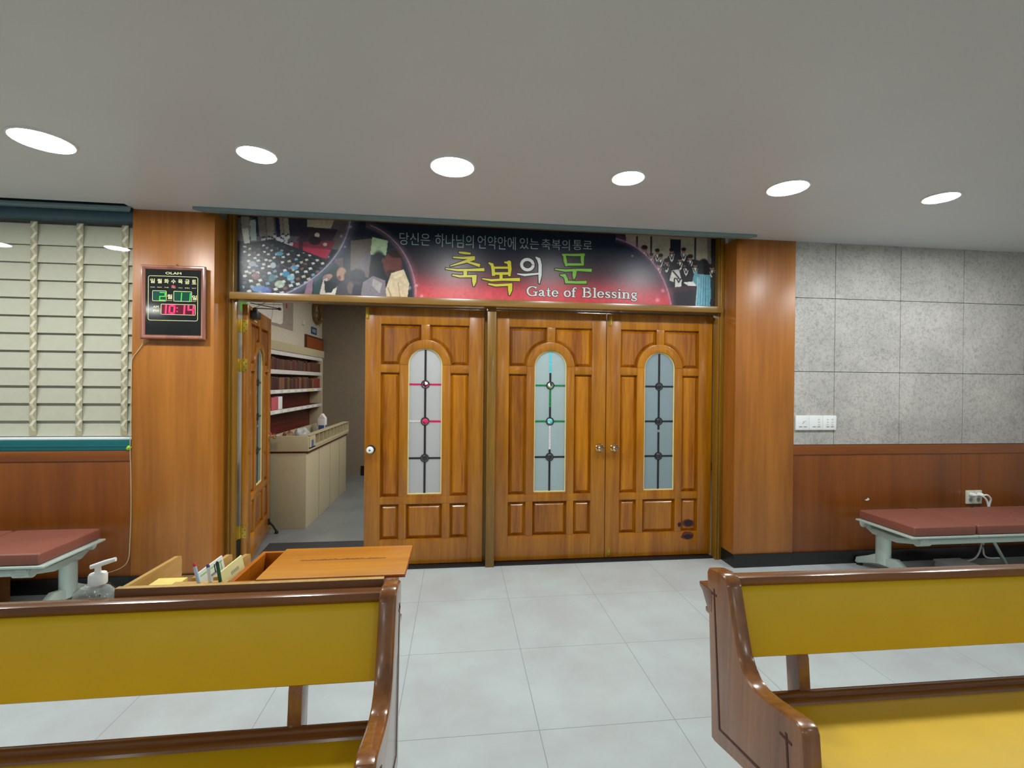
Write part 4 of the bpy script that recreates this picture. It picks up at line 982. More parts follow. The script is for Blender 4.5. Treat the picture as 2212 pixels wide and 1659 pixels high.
b = bm_new(); polyface(b, [(-1.967, 2.109), (-1.957, 2.116), (-1.947, 2.112), (-1.937, 2.109), (-1.947, 2.106), (-1.957, 2.103)], FY-0.001)
mk('weekday_lamp', b, MT['led_red'], ck)
b = bm_new(); tube(b, [(-1.945, 3.486, 2.262), (-1.945, 3.478, 2.260), (-1.945, 3.470, 2.266)], 0.0025); tube(b, [(-1.945, 3.475, 2.262), (-1.955, 3.475, 2.272)], 0.0012)
one('wall_nail', b, MT['steel'], 'thin nail in the pillar just above the digital clock', 'nail')
b = bm_new(); tube(b, smooth_path([(-2.150, 3.470, 1.738), (-2.17, 3.478, 1.70), (-2.20, 3.480, 1.655), (-2.226, 3.479, 1.615), (-2.236, 3.480, 1.55), (-2.2385, 3.480, 1.2), (-2.2385, 3.476, 1.0), (-2.233, 3.476, 0.8), (-2.232, 3.478, 0.55), (-2.237, 3.478, 0.35), (-2.246, 3.476, 0.22), (-2.296, 3.474, 0.163), (-2.40, 3.470, 0.13)], 6), 0.0026, 8)
one('power_cable', b, MT['tape'], 'thin tan cable running from the digital clock down the pillar edge', 'cable')

# ------------------------------------------------------------ ceiling downlights
def downlight(x, y, r, label):
    t = thing('downlight', (x, y, CZ), label, 'ceiling light', 'round downlights in the ceiling row')
    b = bm_new(); lathe(b, [(r+0.014, 0.0), (r+0.013, -0.006), (r+0.004, -0.008), (r, -0.004)], (x, y, CZ), 'z', 40, cap=False)
    mk('trim_ring', b, MT['ring'], t)
    b = bm_new(); lathe(b, [(0.0, -0.0035), (r*0.7, -0.0035), (r, -0.0035)], (x, y, CZ), 'z', 40, cap=False)
    mk('diffuser', b, MT['lamp'], t)
DL = [(-2.045, 0.118, 'large downlight at the far left end of the ceiling row'), (-1.045, 0.088, 'second downlight from the left, on the ceiling left of the banner'),
      (-0.040, 0.112, 'downlight on the ceiling above the yellow title lettering'), (0.950, 0.085, 'smaller downlight on the ceiling above the right door pair'),
      (-3.045, 0.088, 'downlight just beyond the left frame edge, mirrored in the window glass beside the pillar'), (-4.04, 0.115, 'downlight outside the view on the left, mirrored in the window glass at the frame edge'), (3.95, 0.105, 'downlight outside the view on the right above the stone wall'),
      (1.930, 0.105, 'downlight on the ceiling in front of the right pillar'), (2.955, 0.085, 'downlight at the far right, in front of the grey stone wall')]
for x, r, lb in DL: downlight(x, 2.545, r, lb)

# ------------------------------------------------------------ switches, socket
sw = thing('light_switch_plate', (2.915, 3.489, 1.163), 'wide white three-section switch plate on the grey stone beside the pillar', 'switch')
for i in range(3):
    x0 = 2.734+i*0.1205
    b = bm_new(); box(b, x0, x0+0.1195, 3.476, 3.489, 1.104, 1.222, 0.003); p = mk('switch_plate', b, MT['white'], sw)
    n = (2, 2, 2)[i]
    for k in range(n):
        xx = x0+0.028+k*0.042
        b = bm_new(); box(b, xx, xx+0.026, 3.4745, 3.477, 1.128, 1.134); mk('indicator', b, MT['greyprint'], p)
        if i == 2 or (i == 1 and k == 1):
            for q in range(3):
                b = bm_new(); box(b, xx+0.004, xx+0.022, 3.4748, 3.477, 1.143+q*0.021, 1.154+q*0.021, 0.001); mk('button', b, MT['alu'], p)
    if i == 0:
        b = bm_new(); tube(b, smooth_path([(x0+0.055, 3.4755, 1.155), (x0+0.07, 3.4755, 1.165), (x0+0.062, 3.4755, 1.170), (x0+0.09, 3.4755, 1.178)], 4), 0.0012, 6); mk('pen_scribble', b, MT['greyprint'], p)
so = thing('wall_socket', (4.403, 3.492, 0.525), 'ivory double wall socket on the wainscot behind the right bench', 'socket')
for i in range(2):
    x0 = 4.328+i*0.075
    b = bm_new(); box(b, x0, x0+0.0745, 3.480, 3.493, 0.468, 0.583, 0.004); p = mk('socket_plate', b, MT['offwhite'], so)
    for zc in (0.503, 0.55):
        b = bm_new(); lathe(b, [(0.0, -0.001), (0.016, 0.0), (0.018, 0.0005)], (x0+0.037, 3.480, zc), 'y', 18); mk('outlet', b, MT['greyprint'], p)
def plug(x, z, path, label):
    t = thing('power_plug', (x, 3.479, z), label, 'plug', 'plugs in the wall socket')
    b = bm_new(); lathe(b, [(0.017, 0.0), (0.018, 0.02), (0.012, 0.035), (0.006, 0.042)], (x, 3.479, z), 'y', 18); mk('plug_body', b, MT['white'], t)
    b = bm_new(); tube(b, smooth_path(path, 8), 0.007, 10); mk('cable', b, MT['white'], t)
plug(4.365, 0.55, [(4.365, 3.44, 0.55), (4.385, 3.425, 0.555), (4.43, 3.415, 0.525), (4.452, 3.412, 0.46), (4.445, 3.412, 0.38), (4.43, 3.43, 0.22), (4.40, 3.44, 0.06), (4.30, 3.42, 0.012), (4.12, 3.40, 0.012)], 'white plug with a thick cable in the left half of the wall socket')
plug(4.440, 0.55, [(4.440, 3.44, 0.55), (4.465, 3.43, 0.553), (4.497, 3.43, 0.52), (4.498, 3.44, 0.47), (4.48, 3.452, 0.30), (4.47, 3.455, 0.04), (4.60, 3.44, 0.012)], 'white plug with a looping cable in the right half of the wall socket')
b = bm_new(); polyface(b, [(3.374, 0.523), (3.386, 0.514), (3.398, 0.512), (3.420, 0.520), (3.414, 0.532), (3.402, 0.536), (3.398, 0.526), (3.386, 0.522)], 3.4915, 0, 'y', 0.0012)  # chipped white spot of the wainscot, modelled as a thin flat piece
one('paint_chip', b, MT['white'], 'small white chipped spot on the right wainscot', 'chip')

# ------------------------------------------------------------ upholstered benches along the wall
def bench(name, x_end, sgn, n, label):
    """x_end is the visible end; seats run away from it in direction sgn"""
    t = thing(name, (x_end+sgn*1.0, 3.1, 0), label, 'bench', 'maroon seat benches along the back wall')
    def bx(b, xa, xb, *a, **k): return box(b, min(xa, xb), max(xa, xb), *a, **k)
    L = 0.03+n*0.508+0.02
    for i in range(n):
        xa = x_end+sgn*(0.03+i*0.508); xb = xa+sgn*0.495
        b = bm_new(); bx(b, xa, xb, 2.88, 3.335, 0.417, 0.487, 0.018, seg=3)
        mk('seat_cushion', b, MT['maroon'], t)
        b = bm_new(); xa -= sgn*0.028 if i == 0 else sgn*0.004; xb += sgn*0.004
        bx(b, xa, xb, 2.868, 3.335, 0.404, 0.417, 0.004); mk('seat_tray', b, MT['grey_metal'], t)
    b = bm_new()
    for yy, zz_ in ((3.375, 0.345), (2.935, 0.345)):
        tube(b, [(x_end-sgn*0.0+sgn*0.10, yy, zz_+0.02), (x_end+sgn*(L-0.1), yy, zz_+0.02)], 0.024, 16)
    for i in range(n):
        xm = x_end+sgn*(0.28+i*0.508)
        bx(b, xm-0.02, xm+0.02, 2.93, 3.375, 0.385, 0.404)
    mk('beam', b, MT['grey_metal'], t)
    for xl in (x_end+sgn*0.15, x_end+sgn*(L-0.15)):
        b = bm_new()
        lathe(b, [(0.046, 0.09), (0.046, 0.31)], (xl, 3.235, 0), 'z', 28, 0, 0.75, 1.3)
        M_ = Matrix.Identity(4)
        prism(b, [(2.91, 0.385), (2.905, 0.352), (2.935, 0.33), (2.97, 0.335), (3.10, 0.30), (3.30, 0.30), (3.36, 0.33), (3.39, 0.335), (3.40, 0.36), (3.385, 0.385), (3.35, 0.385), (3.31, 0.345), (3.08, 0.345), (2.97, 0.375)], 'x', xl-0.03, xl+0.03, 0.005)
        for yy in (3.375, 2.935): tube(b, [(xl-0.045, yy, 0.362), (xl+0.045, yy, 0.362)], 0.030, 18)
        lg = mk('leg', b, MT['grey_metal'], t)
        b = bm_new()
        prism(b, [(2.78, 0.0), (2.80, 0.045), (3.05, 0.125), (3.12, 0.165), (3.20, 0.15), (3.28, 0.155), (3.36, 0.11), (3.46, 0.062), (3.472, 0.02), (3.45, 0.014), (3.33, 0.06), (3.24, 0.085), (3.14, 0.085), (3.02, 0.06), (2.84, 0.005)], 'x', xl-0.023, xl+0.023, 0.010)
        mk('foot', b, MT['grey_metal'], lg)
        b = bm_new(); lathe(b, [(0.022, 0.0), (0.024, 0.016)], (xl, 3.448, 0), 'z', 16); mk('foot_pad', b, MT['black'], lg)
        b = bm_new(); lathe(b, [(0.018, 0.0), (0.02, 0.01)], (xl, 2.80, 0), 'z', 16); mk('foot_pad', b, MT['black'], lg)
    if sgn > 0:
        b = bm_new(); tube(b, [(3.87, 2.96, 0.40), (4.46, 3.27, 0.004)], 0.011, 10); mk('brace', b, MT['grey_metal'], t)
    return t
bench('waiting_bench', 3.142, 1, 4, 'maroon cushioned bench with grey metal legs in front of the stone wall')
bench('waiting_bench', -2.288, -1, 4, 'maroon cushioned bench with grey metal legs under the window')
b = bm_new(); box(b, -3.35, -2.905, 3.02, 3.40, 0.0, 0.285, 0.004); box(b, -3.35, -2.905, 3.20, 3.215, 0.285, 0.287)
one('cardboard_box', b, MT['cardboard'], 'plain brown cardboard box on the floor under the left bench', 'box')
b = bm_new(); box(b, 3.86, 4.09, 3.20, 3.34, 0.0, 0.055, 0.012); box(b, 3.855, 4.095, 3.195, 3.345, 0.055, 0.068, 0.005)
one('plastic_case', b, MT['clearbox'], 'flat translucent plastic case on the floor under the right bench', 'case')
b = bm_new(); tube(b, smooth_path([(3.855, 3.27, 0.02), (3.75, 3.29, 0.008), (3.62, 3.31, 0.008), (3.50, 3.25, 0.008), (3.42, 3.28, 0.008), (3.44, 3.16, 0.008)], 8), 0.005, 8)
one('floor_cable', b, MT['white'], 'white cable lying on the floor beside the plastic case', 'cable')
# ------------------------------------------------------------ pews
PROF = [(1.432, 0.311), (1.445, 0.50), (1.462, 0.70), (1.478, 0.838), (1.470, 0.853), (1.445, 0.862), (1.40, 0.868), (1.372, 0.864), (1.356, 0.850), (1.350, 0.836), (1.318, 0.735), (1.292, 0.662), (1.272, 0.634), (1.248, 0.616), (1.215, 0.610), (1.17, 0.614), (1.10, 0.628), (1.055, 0.637), (1.038, 0.633), (1.029, 0.620), (1.024, 0.575), (1.008, 0.43), (1.002, 0.40), (1.02, 0.388), (1.278, 0.342), (1.41, 0.310)]
def pew(x0, x1, label, posts, ledge_y, lean=0.0):
    t = thing('church_pew', ((x0+x1)/2, 1.25, 0), label, 'pew', 'yellow church pews')
    for xa, out in ((x0, -1), (x1-0.05, 1)):
        b = bm_new(); prism(b, PROF, 'x', xa, xa+0.05, 0.012, seg=3)
        e = mk('end_panel', b, MT['pewv'], t)
        xs = xa-0.0012 if out < 0 else xa+0.0502
        g = bm_new()
        for pts in ([(1.432, 0.80), (1.426, 0.80), (1.378, 0.375), (1.386, 0.37)], [(1.386, 0.37), (1.378, 0.378), (1.075, 0.434), (1.068, 0.426)], [(1.066, 0.426), (1.073, 0.426), (1.090, 0.585), (1.083, 0.585)], [(1.445, 0.785), (1.413, 0.787), (1.413, 0.780), (1.445, 0.778)], [(1.110, 0.572), (1.066, 0.574), (1.066, 0.567), (1.110, 0.565)]):
            prism(g, pts, 'x', xs, xs+0.001)
        mk('panel_groove', g, MT['groove'], e)
    xa, xb = x0+0.05, x1-0.05
    rail = [(1.408, 0.812), (1.402, 0.826), (1.412, 0.840), (1.43, 0.8455), (1.448, 0.842), (1.458, 0.830), (1.455, 0.812)]
    b = bm_new(); prism(b, rail, 'x', xa, xb, 0.0); mk('top_rail', b, MT['pew'], t)
    back = [(1.410, 0.817), (1.400, 0.815), (1.388, 0.80), (1.362, 0.72), (1.343, 0.64), (1.341, 0.625), (1.349, 0.618), (1.362, 0.618), (1.384, 0.64), (1.412, 0.74), (1.428, 0.817)]
    b = bm_new(); prism(b, back, 'x', xa+0.002, xb-0.002, 0.0); mk('backrest', b, MT['yellow'], t, ang=50)
    b = bm_new(); prism(b, [(1.386, 0.61), (1.398, 0.61), (1.444, 0.82), (1.432, 0.82)], 'x', xa, xb, 0.002); mk('back_board', b, MT['pew'], t)
    sr = [(1.296, 0.462), (1.291, 0.490), (1.297, 0.502), (1.306, 0.5055), (1.318, 0.5065), (1.322, 0.5035), (1.326, 0.507), (1.336, 0.510), (1.348, 0.508), (1.357, 0.500), (1.360, 0.462)]
    b = bm_new(); prism(b, sr, 'x', xa, xb, 0.0); mk('seat_rail', b, MT['pew'], t)
    seat = [(1.294, 0.455), (1.294, 0.496), (1.26, 0.501), (1.1, 0.504), (0.96, 0.503), (0.915, 0.497), (0.895, 0.482), (0.89, 0.455)]
    b = bm_new(); prism(b, seat, 'x', xa+0.002, xb-0.002, 0.0); mk('seat_cushion', b, MT['yellow'], t, ang=50)
    b = bm_new(); box(b, xa, xb, 0.91, 1.36, 0.43, 0.456, 0.003); mk('seat_board', b, MT['pew'], t)
    for px_ in posts:
        b = bm_new(); prism(b, [(1.338, 0.455), (1.395, 0.455), (1.418, 0.66), (1.372, 0.66), (1.352, 0.60)], 'x', px_, px_+0.038, 0.003)
        mk('back_post', b, MT['pewv'], t)
        b = bm_new(); zf = lean*(px_+0.019-x0)+0.0004
        prism_pts = [(0.96, zf), (1.42, zf), (1.42, zf+0.05), (1.34, zf+0.08), (1.32, 0.431), (1.00, 0.431), (1.02, zf+0.08), (0.96, zf+0.05)]
        prism(b, prism_pts, 'x', px_, px_+0.038, 0.004)
        mk('leg', b, MT['pewv'], t)
    b = bm_new(); box(b, x0+0.005, x1-0.005, 1.452, ledge_y-0.03 if ledge_y < 1.53 else ledge_y, 0.700, 0.716, 0.003)
    if ledge_y < 1.53:
        for xa_ in (x0-0.001, x1-0.03): prism(b, [(1.44, 0.716), (1.462, 0.716), (1.500, 0.765), (ledge_y+0.001, 0.774), (ledge_y+0.001, 0.788), (1.44, 0.788)], 'x', xa_, xa_+0.031, 0.002)
    mk('book_ledge', b, MT['pew'], t)
    if lean:
        t.rotation_euler[1] = lean; t.location.z = -lean*(x1-x0)/2
    return t
pew(0.833, 3.35, 'wooden pew with mustard yellow cushions right of the aisle', (1.076, 2.09, 3.07), 1.518, 0.0085)
pew(-2.65, -0.169, 'wooden pew with mustard yellow cushions left of the aisle', (-0.462, -1.47, -2.46), 1.535)

# ------------------------------------------------------------ sanitizer bottle
sb = thing('pump_bottle', (-1.052, 1.497, 0.716), 'clear pump bottle of hand gel with a white pump behind the left pew', 'bottle')
b = bm_new(); lathe(b, [(0.0, 0.0), (0.058, 0.0), (0.064, 0.01), (0.066, 0.08), (0.064, 0.105), (0.056, 0.128), (0.040, 0.145), (0.022, 0.152), (0.021, 0.154)], (-1.052, 1.493, 0.7165), 'z', 40, 0, 1.0, 0.55)
mk('bottle_body', b, MT['gel'], sb)
b = bm_new(); lathe(b, [(0.0, 0.004), (0.055, 0.004), (0.0605, 0.012), (0.0625, 0.08), (0.0605, 0.105), (0.053, 0.126), (0.039, 0.140), (0.0, 0.1405)], (-1.052, 1.493, 0.7165), 'z', 40, 0, 1.0, 0.55)
mk('gel', b, milky('clear_gel', (0.72, 0.73, 0.72, 1), 0.42), sb)
b = bm_new(); prism(b, rect(-1.078, -1.022, 0.836, 0.843), 'y', 1.468, 1.469); mk('label_print', b, MT['black'], sb)
b = bm_new(); lathe(b, [(0.022, 0.0), (0.0225, 0.002), (0.0225, 0.026), (0.020, 0.031), (0.008, 0.033), (0.0075, 0.052), (0.0, 0.052)], (-1.046, 1.493, 0.866), 'z', 30)
tube(b, [(-1.062, 1.488, 0.917), (-1.046, 1.493, 0.921), (-1.030, 1.498, 0.926), (-1.006, 1.505, 0.932)], [0.008, 0.0095, 0.0095, 0.008], 12, 0, 0.75)
mk('pump_head', b, MT['white'], sb)
b = bm_new(); tube(b, [(-1.046, 1.493, 0.868), (-1.048, 1.493, 0.74)], 0.003, 8); mk('dip_tube', b, MT['white'], sb)

# ------------------------------------------------------------ envelope rack, its stand and its contents
st_ = thing('rack_stand', (-0.6, 1.67, 0), 'low wooden stand carrying the envelope rack behind the left pew', 'stand')
b = bm_new(); box(b, -0.99, -0.215, 1.545, 1.80, 0.715, 0.745, 0.004); mk('stand_top', b, MT['rackfront'], st_)
b = bm_new(); tube(b, [(-0.535, 1.655, 0.02), (-0.535, 1.655, 0.716)], 0.016, 14); mk('column', b, MT['black'], st_)
b = bm_new(); lathe(b, [(0.19, 0.0), (0.19, 0.008), (0.17, 0.018), (0.03, 0.026)], (-0.535, 1.655, 0), 'z', 36); mk('base_plate', b, MT['black'], st_)
rk = thing('envelope_rack', (-0.6, 1.64, 0.745), 'light wood envelope rack with dividers on the stand behind the left pew', 'rack')
b = bm_new(); box(b, -0.983, -0.222, 1.484, 1.805, 0.7455, 0.758); mk('rack_base', b, MT['rackwood'], rk)
b = bm_new(); box(b, -0.983, -0.222, 1.466, 1.484, 0.7455, 0.8575, 0.0015); mk('front_board', b, MT['rackfront'], rk)
b = bm_new(); box(b, -0.983, -0.222, 1.4665, 1.4835, 0.8575, 0.8595, 0.0005); mk('top_edge', b, MT['rackwood'], rk)
def divider(nm, x, y0, par):
    b = bm_new(); prism(b, [(y0, 0.758), (y0, 0.846), (1.777, 0.839), (1.794, 0.833), (1.797, 0.820), (1.797, 0.758)], 'x', x, x+0.015, 0.003); return mk(nm, b, MT['rackwood'], par)
divider('side_board', -0.997, 1.484, rk); divider('divider', -0.825, 1.56, rk); divider('divider', -0.762, 1.56, rk)
b = bm_new(); box(b, -0.858, -0.700, 1.486, 1.534, 0.758, 0.846, 0.002); mk('pen_block', b, MT['rackwood'], rk)
def tilt_card(nm, x_top, x_bot, y0, y1, z0, z1, mt, label, cat, prints):
    t = thing(nm, (x_bot, (y0+y1)/2, z0), label, cat, 'offering envelopes in the rack')
    b = bm_new()
    prism(b, [(x_bot, z0), (x_bot+0.004, z0), (x_top+0.004, z1), (x_top, z1)], 'y', y0, y1)
    mk('envelope_body', b, mt, t)
    b = bm_new()
    for (a0, a1, c0, c1, mi) in prints:
        def pt(v, e=0.0004): return x_bot+0.004+(x_top-x_bot)*v+e, z0+(z1-z0)*v
        ya, yb = y0+(y1-y0)*a0, y0+(y1-y0)*a1
        (xa, za), (xb, zb) = pt(c0), pt(c1)
        q = bmesh.new(); f = q.faces.new([q.verts.new(c) for c in ((xa, ya, za), (xa, yb, za), (xb, yb, zb), (xb, ya, zb))]); f.material_index = mi; add_mesh(b, q)
    mk('printing', b, [MT['papergreen'], MT['paperpink'], MT['greyprint']], t)
tilt_card('offering_envelope', -0.800, -0.777, 1.540, 1.690, 0.7585, 0.867, MT['paper'], 'white envelope with a green printed border in the rack', 'envelope', [(0.06, 0.94, 0.86, 0.90, 0), (0.06, 0.94, 0.40, 0.52, 0), (0.86, 0.9, 0.4, 0.9, 0), (0.3, 0.7, 0.66, 0.72, 2)])
tilt_card('offering_envelope', -0.737, -0.712, 1.540, 1.690, 0.7585, 0.866, MT['papery'], 'pale yellow envelope with small print in the rack', 'envelope', [(0.42+k*0.06, 0.45+k*0.06, 0.70, 0.80, 2) for k in range(6)] + [(0.66, 0.8, 0.34, 0.62, 1), (0.1, 0.3, 0.2, 0.4, 1)])
for k in range(3):
    b = bm_new(); box(b, -0.955+k*0.004, -0.868+k*0.004, 1.49+k*0.003, 1.60+k*0.003, 0.7585+k*0.024, 0.7825+k*0.024, 0.002)
    one('envelope_bundle', b, MT['yellowenv'], ('yellow envelope bundle lying lowest in the left compartment of the rack', 'yellow envelope bundle in the middle of the stack in the rack', 'topmost yellow envelope bundle in the left compartment of the rack')[k], 'envelope', 'yellow envelope bundles')
b = bm_new(); box(b, -0.925, -0.87, 1.63, 1.70, 0.7585, 0.80, 0.002)
one('wood_block', b, MT['rackfront'], 'small brown wood block behind the yellow envelopes in the rack', 'block')
def pen(x, y, dx, dy, h, label, mats, clip):
    t = thing('ballpoint_pen', (x, y, 0.846), label, 'pen', 'pens standing in the rack block')
    A = Vector((x, y, 0.8462)); D = Vector((dx, dy, 1)).normalized()
    b = bm_new(); tube(b, [A, A+D*h*0.82], 0.0048, 12); mk('barrel', b, mats[0], t)
    b = bm_new(); tube(b, [A+D*h*0.82, A+D*h*0.93, A+D*h], [0.0050, 0.0046, 0.0022], 12); mk('cap', b, mats[1], t)
    if clip:
        b = bm_new(); off = Vector((-0.007, -0.004, 0)); tube(b, [A+D*h*0.9, A+D*h*0.88+off, A+D*h*0.5+off], 0.0016, 6); mk('clip', b, mats[1], t)
pen(-0.782, 1.518, -0.34, 0.18, 0.062, 'pale blue pen with a red cap standing in the rack', (MT['penblue'], MT['red']), False)
pen(-0.750, 1.520, -0.22, 0.15, 0.055, 'white pen with a violet tip standing between the other two pens', (MT['white'], MT['pendark']), False)
pen(-0.722, 1.522, -0.24, 0.15, 0.062, 'dark green pen with a black clip standing in the rack', (MT['pengreen'], MT['black']), True)

# ------------------------------------------------------------ offering box
ob = thing('offering_box', (-0.45, 1.63, 0.758), 'orange wooden offering box with a flat lid on the rack beside the pens', 'box')
b = bm_new()
box(b, -0.690, -0.224, 1.494, 1.509, 0.7585, 0.852, 0.0015); box(b, -0.690, -0.224, 1.745, 1.760, 0.7585, 0.852, 0.0015)
box(b, -0.690, -0.675, 1.509, 1.745, 0.7585, 0.852, 0.001); box(b, -0.239, -0.224, 1.509, 1.745, 0.7585, 0.852, 0.001); box(b, -0.675, -0.239, 1.509, 1.745, 0.7585, 0.768)
mk('box_body', b, MT['boxwood'], ob)
b = bm_new(); box(b, -0.606, -0.160, 1.487, 1.748, 0.8525, 0.8635, 0.004); ld = mk('lid', b, MT['lidwood'], ob); 
b = bm_new(); box(b, -0.6065, -0.1595, 1.4860, 1.4885, 0.8530, 0.8600, 0.001); box(b, -0.1615, -0.1590, 1.487, 1.748, 0.8530, 0.8600, 0.001); mk('lid_edge', b, MT['lidedge'], ld)
b = bm_new(); up = []; lo = []; xx = -0.52
while xx < -0.235:
    f = 1-abs((xx+0.378)/0.145)**2
    up.append((xx, 1.628+0.002+0.010*f*random.random())); lo.append((xx, 1.624+0.002*random.random())); xx += 0.008
prism(b, up+lo[::-1], 'z', 0.8635, 0.8639); cm = mk('carved_mark', b, MT['carve'], ld); cm['label'] = 'dark ragged mark along the lid grain'

# ------------------------------------------------------------ lobby furniture
cn = thing('reception_counter', (-1.69, 5.6, 0), 'beige laminate counter with a divided rim, seen through the open door', 'counter')
b = bm_new(); box(b, -1.89, -1.485, 4.795, 6.45, 0.0, 0.745, 0.002); mk('cabinet', b, MT['counter'], cn)
for yy in (5.22, 5.66, 6.08):
    b = bm_new(); box(b, -1.4855, -1.4840, yy, yy+0.004, 0.01, 0.735); mk('door_gap', b, MT['dkframe'], cn)
b = bm_new(); box(b, -1.89, -1.475, 4.80, 6.45, 0.742, 0.766); mk('dark_rail', b, MT['dkred'], cn)  # dark red-brown strip below the counter top
b = bm_new(); box(b, -1.89, -1.46, 4.79, 6.46, 0.766, 0.79, 0.002); mk('counter_top', b, MT['counter'], cn)
b = bm_new(); prism(b, [(-1.89, 0.766), (-1.465, 0.766), (-1.462, 0.905), (-1.480, 0.918), (-1.89, 0.918)], 'y', 4.786, 4.808, 0.002); box(b, -1.89, -1.86, 4.808, 6.45, 0.79, 0.90, 0.002); mk('rim_board', b, MT['counter'], cn)
b = bm_new(); box(b, -1.52, -1.455, 4.81, 6.46, 0.79, 0.80); box(b, -1.47, -1.455, 4.81, 4.99, 0.79, 0.918)
for k in range(11):
    yy = 4.99+k*0.147; prism(b, [(-1.525, 0.80), (-1.456, 0.80), (-1.456, 0.905), (-1.470, 0.918), (-1.525, 0.918)], 'y', yy-0.004, yy+0.004)
box(b, -1.530, -1.524, 4.81, 6.46, 0.79, 0.918); box(b, -1.472, -1.4555, 4.99, 6.462, 0.800, 0.812); box(b, -1.53, -1.455, 4.81, 6.462, 0.915, 0.921)
mk('divided_rim', b, MT['counter'], cn)
b = bm_new(); box(b, -1.855, -1.535, 5.1, 6.44, 0.79, 0.796); mk('glass_top', b, plain('dark_counter_glass', (0.03, 0.03, 0.03, 1), 0.06), cn)
b = bm_new(); prism(b, [(4.86, 0.80), (4.93, 0.80), (4.93, 0.87), (4.86, 0.87)], 'x', -1.4555, -1.4545); mk('sticker', b, MT['bluep'], cn)

bc = thing('bookcase', (-1.98, 5.95, 0), 'tall beige bookcase with white shelf edges along the lobby side wall', 'bookcase')
Y0, Y1 = 4.90, 6.83
for ya in (Y0, Y1-0.03):
    b = bm_new(); box(b, -2.078, -1.90, ya, ya+0.03, 0, 1.80, 0.001); mk('side_panel', b, MT['counter'], bc)
b = bm_new(); box(b, -2.078, -2.066, Y0+0.03, Y1-0.03, 0, 1.80); mk('back_panel', b, MT['dkred'], bc)
b = bm_new(); box(b, -2.078, -1.885, Y0-0.02, Y1+0.01, 1.785, 1.88, 0.002); mk('cornice', b, MT['counter'], bc)
for z0, z1 in ((1.738, 1.784), (1.535, 1.580), (1.325, 1.366), (1.110, 1.152), (0.80, 0.84)):
    b = bm_new(); box(b, -2.066, -1.905, Y0+0.03, Y1-0.03, z1-0.018, z1); s1 = mk('shelf', b, MT['dkred'], bc)
    b = bm_new(); box(b, -1.908, -1.896, Y0+0.03, Y1-0.06, z0, z1, 0.001)
    if z0 < 1.5:
        for q in range(7):
            yy = Y0+0.2+q*0.22; box(b, -1.896, -1.8955, yy, yy+0.14, z0+0.008, z1-0.008, 0, 1 if q != 5 or z0 < 1.3 else 2)
    mk('shelf_edge', b, [MT['alu'], MT['white'], MT['yellowenv']], s1)
bookm = [plain('book_cover', C3(*c), 0.55, var=0.1) for c in ((84, 46, 38), (104, 62, 48), (70, 36, 34), (120, 84, 58), (96, 76, 52), (132, 40, 44), (78, 58, 48))]
def book(y, wd, h, d, z, mi, label, grp):
    t = thing('book', (-1.98, y, z), label, 'book', grp)
    b = bm_new(); box(b, -1.915-d, -1.915, y, y+wd, z, z+h, 0.003); mk('cover', b, bookm[mi], t)
    b = bm_new(); box(b, -1.917-d, -1.922, y+0.003, y+wd-0.003, z+0.002, z+h-0.003); 
    bmesh.ops.translate(b, verts=list(b.verts), vec=(0, 0, 0.004)); mk('pages', b, MT['papery'], t)
y = 5.0
while y < 6.70:
    wd = random.uniform(0.045, 0.085); h = random.uniform(0.105, 0.13)
    book(y, wd-0.004, h, 0.13, 1.5805, random.choice((0, 0, 1, 1, 2, 6)), 'dark brown book in the row on the upper bookcase shelf', 'books on the upper lobby shelf'); y += wd
y = 5.0
while y < 6.70:
    wd = random.uniform(0.05, 0.09); h = random.uniform(0.115, 0.14)
    mi = random.choice((3, 4, 1, 6, 3, 2)) if y < 6.4 else random.choice((5, 3, 5, 1))
    book(y, wd-0.004, h, 0.13, 1.3665, mi, 'brown or red book in the row on the second bookcase shelf', 'books on the second lobby shelf'); y += wd
b = bm_new(); box(b, -2.05, -1.915, 5.06, 5.24, 1.1525, 1.285, 0.003); one('gift_box', b, MT['pink'], 'pink box on the third bookcase shelf beside the white box', 'box')
b = bm_new(); box(b, -2.04, -1.915, 5.245, 5.36, 1.1525, 1.29, 0.003); one('gift_box', b, MT['white'], 'white box on the third bookcase shelf beside the pink box', 'box')
def lump(name, c, r, mat, label, cat, seed, group=None):
    rnd = random.Random(seed); b = bm_new(); t = bmesh.new()
    bmesh.ops.create_icosphere(t, subdivisions=3, radius=1.0)
    for v in t.verts:
        k = 1+0.14*math.sin(5*v.co.x+seed)*math.cos(4*v.co.y-seed)+rnd.uniform(-0.03, 0.03)
        zz_ = max(v.co.z, -0.75)
        v.co = Vector((c[0]+v.co.x*r[0]*k, c[1]+v.co.y*r[1]*k, c[2]+(zz_+0.75)*r[2]*k*0.6))
    add_mesh(b, t); o = one(name, b, mat, label, cat, group); return o
lump('plastic_bag', (-1.72, 5.42, 0.797), (0.08, 0.12, 0.13), MT['bag'], 'crumpled grey plastic bag on the lobby counter', 'bag', 1)
lump('paper_sack', (-1.78, 5.18, 0.797), (0.06, 0.09, 0.12), MT['sack'], 'brown paper sack on the lobby counter beside the plastic bag', 'bag', 2)
lump('cloth_bundle', (-2.0, 5.12, 0.8405), (0.055, 0.09, 0.10), MT['pink'], 'dusky pink bundle on the bottom bookcase shelf', 'bundle', 3)
b = bm_new(); tube(b, [(-1.66, 5.62, 0.835), (-1.64, 5.84, 0.845), (-1.63, 5.90, 0.83)], 0.011, 8); box(b, -1.685, -1.635, 5.55, 5.66, 0.797, 0.84, 0.006)
one('tape_dispenser', b, MT['offwhite'], 'ivory tape dispenser on the lobby counter between bag and carton', 'dispenser')
ct = thing('drink_carton', (-1.72, 6.18, 0.797), 'white gable-top carton with blue print standing on the lobby counter', 'carton')
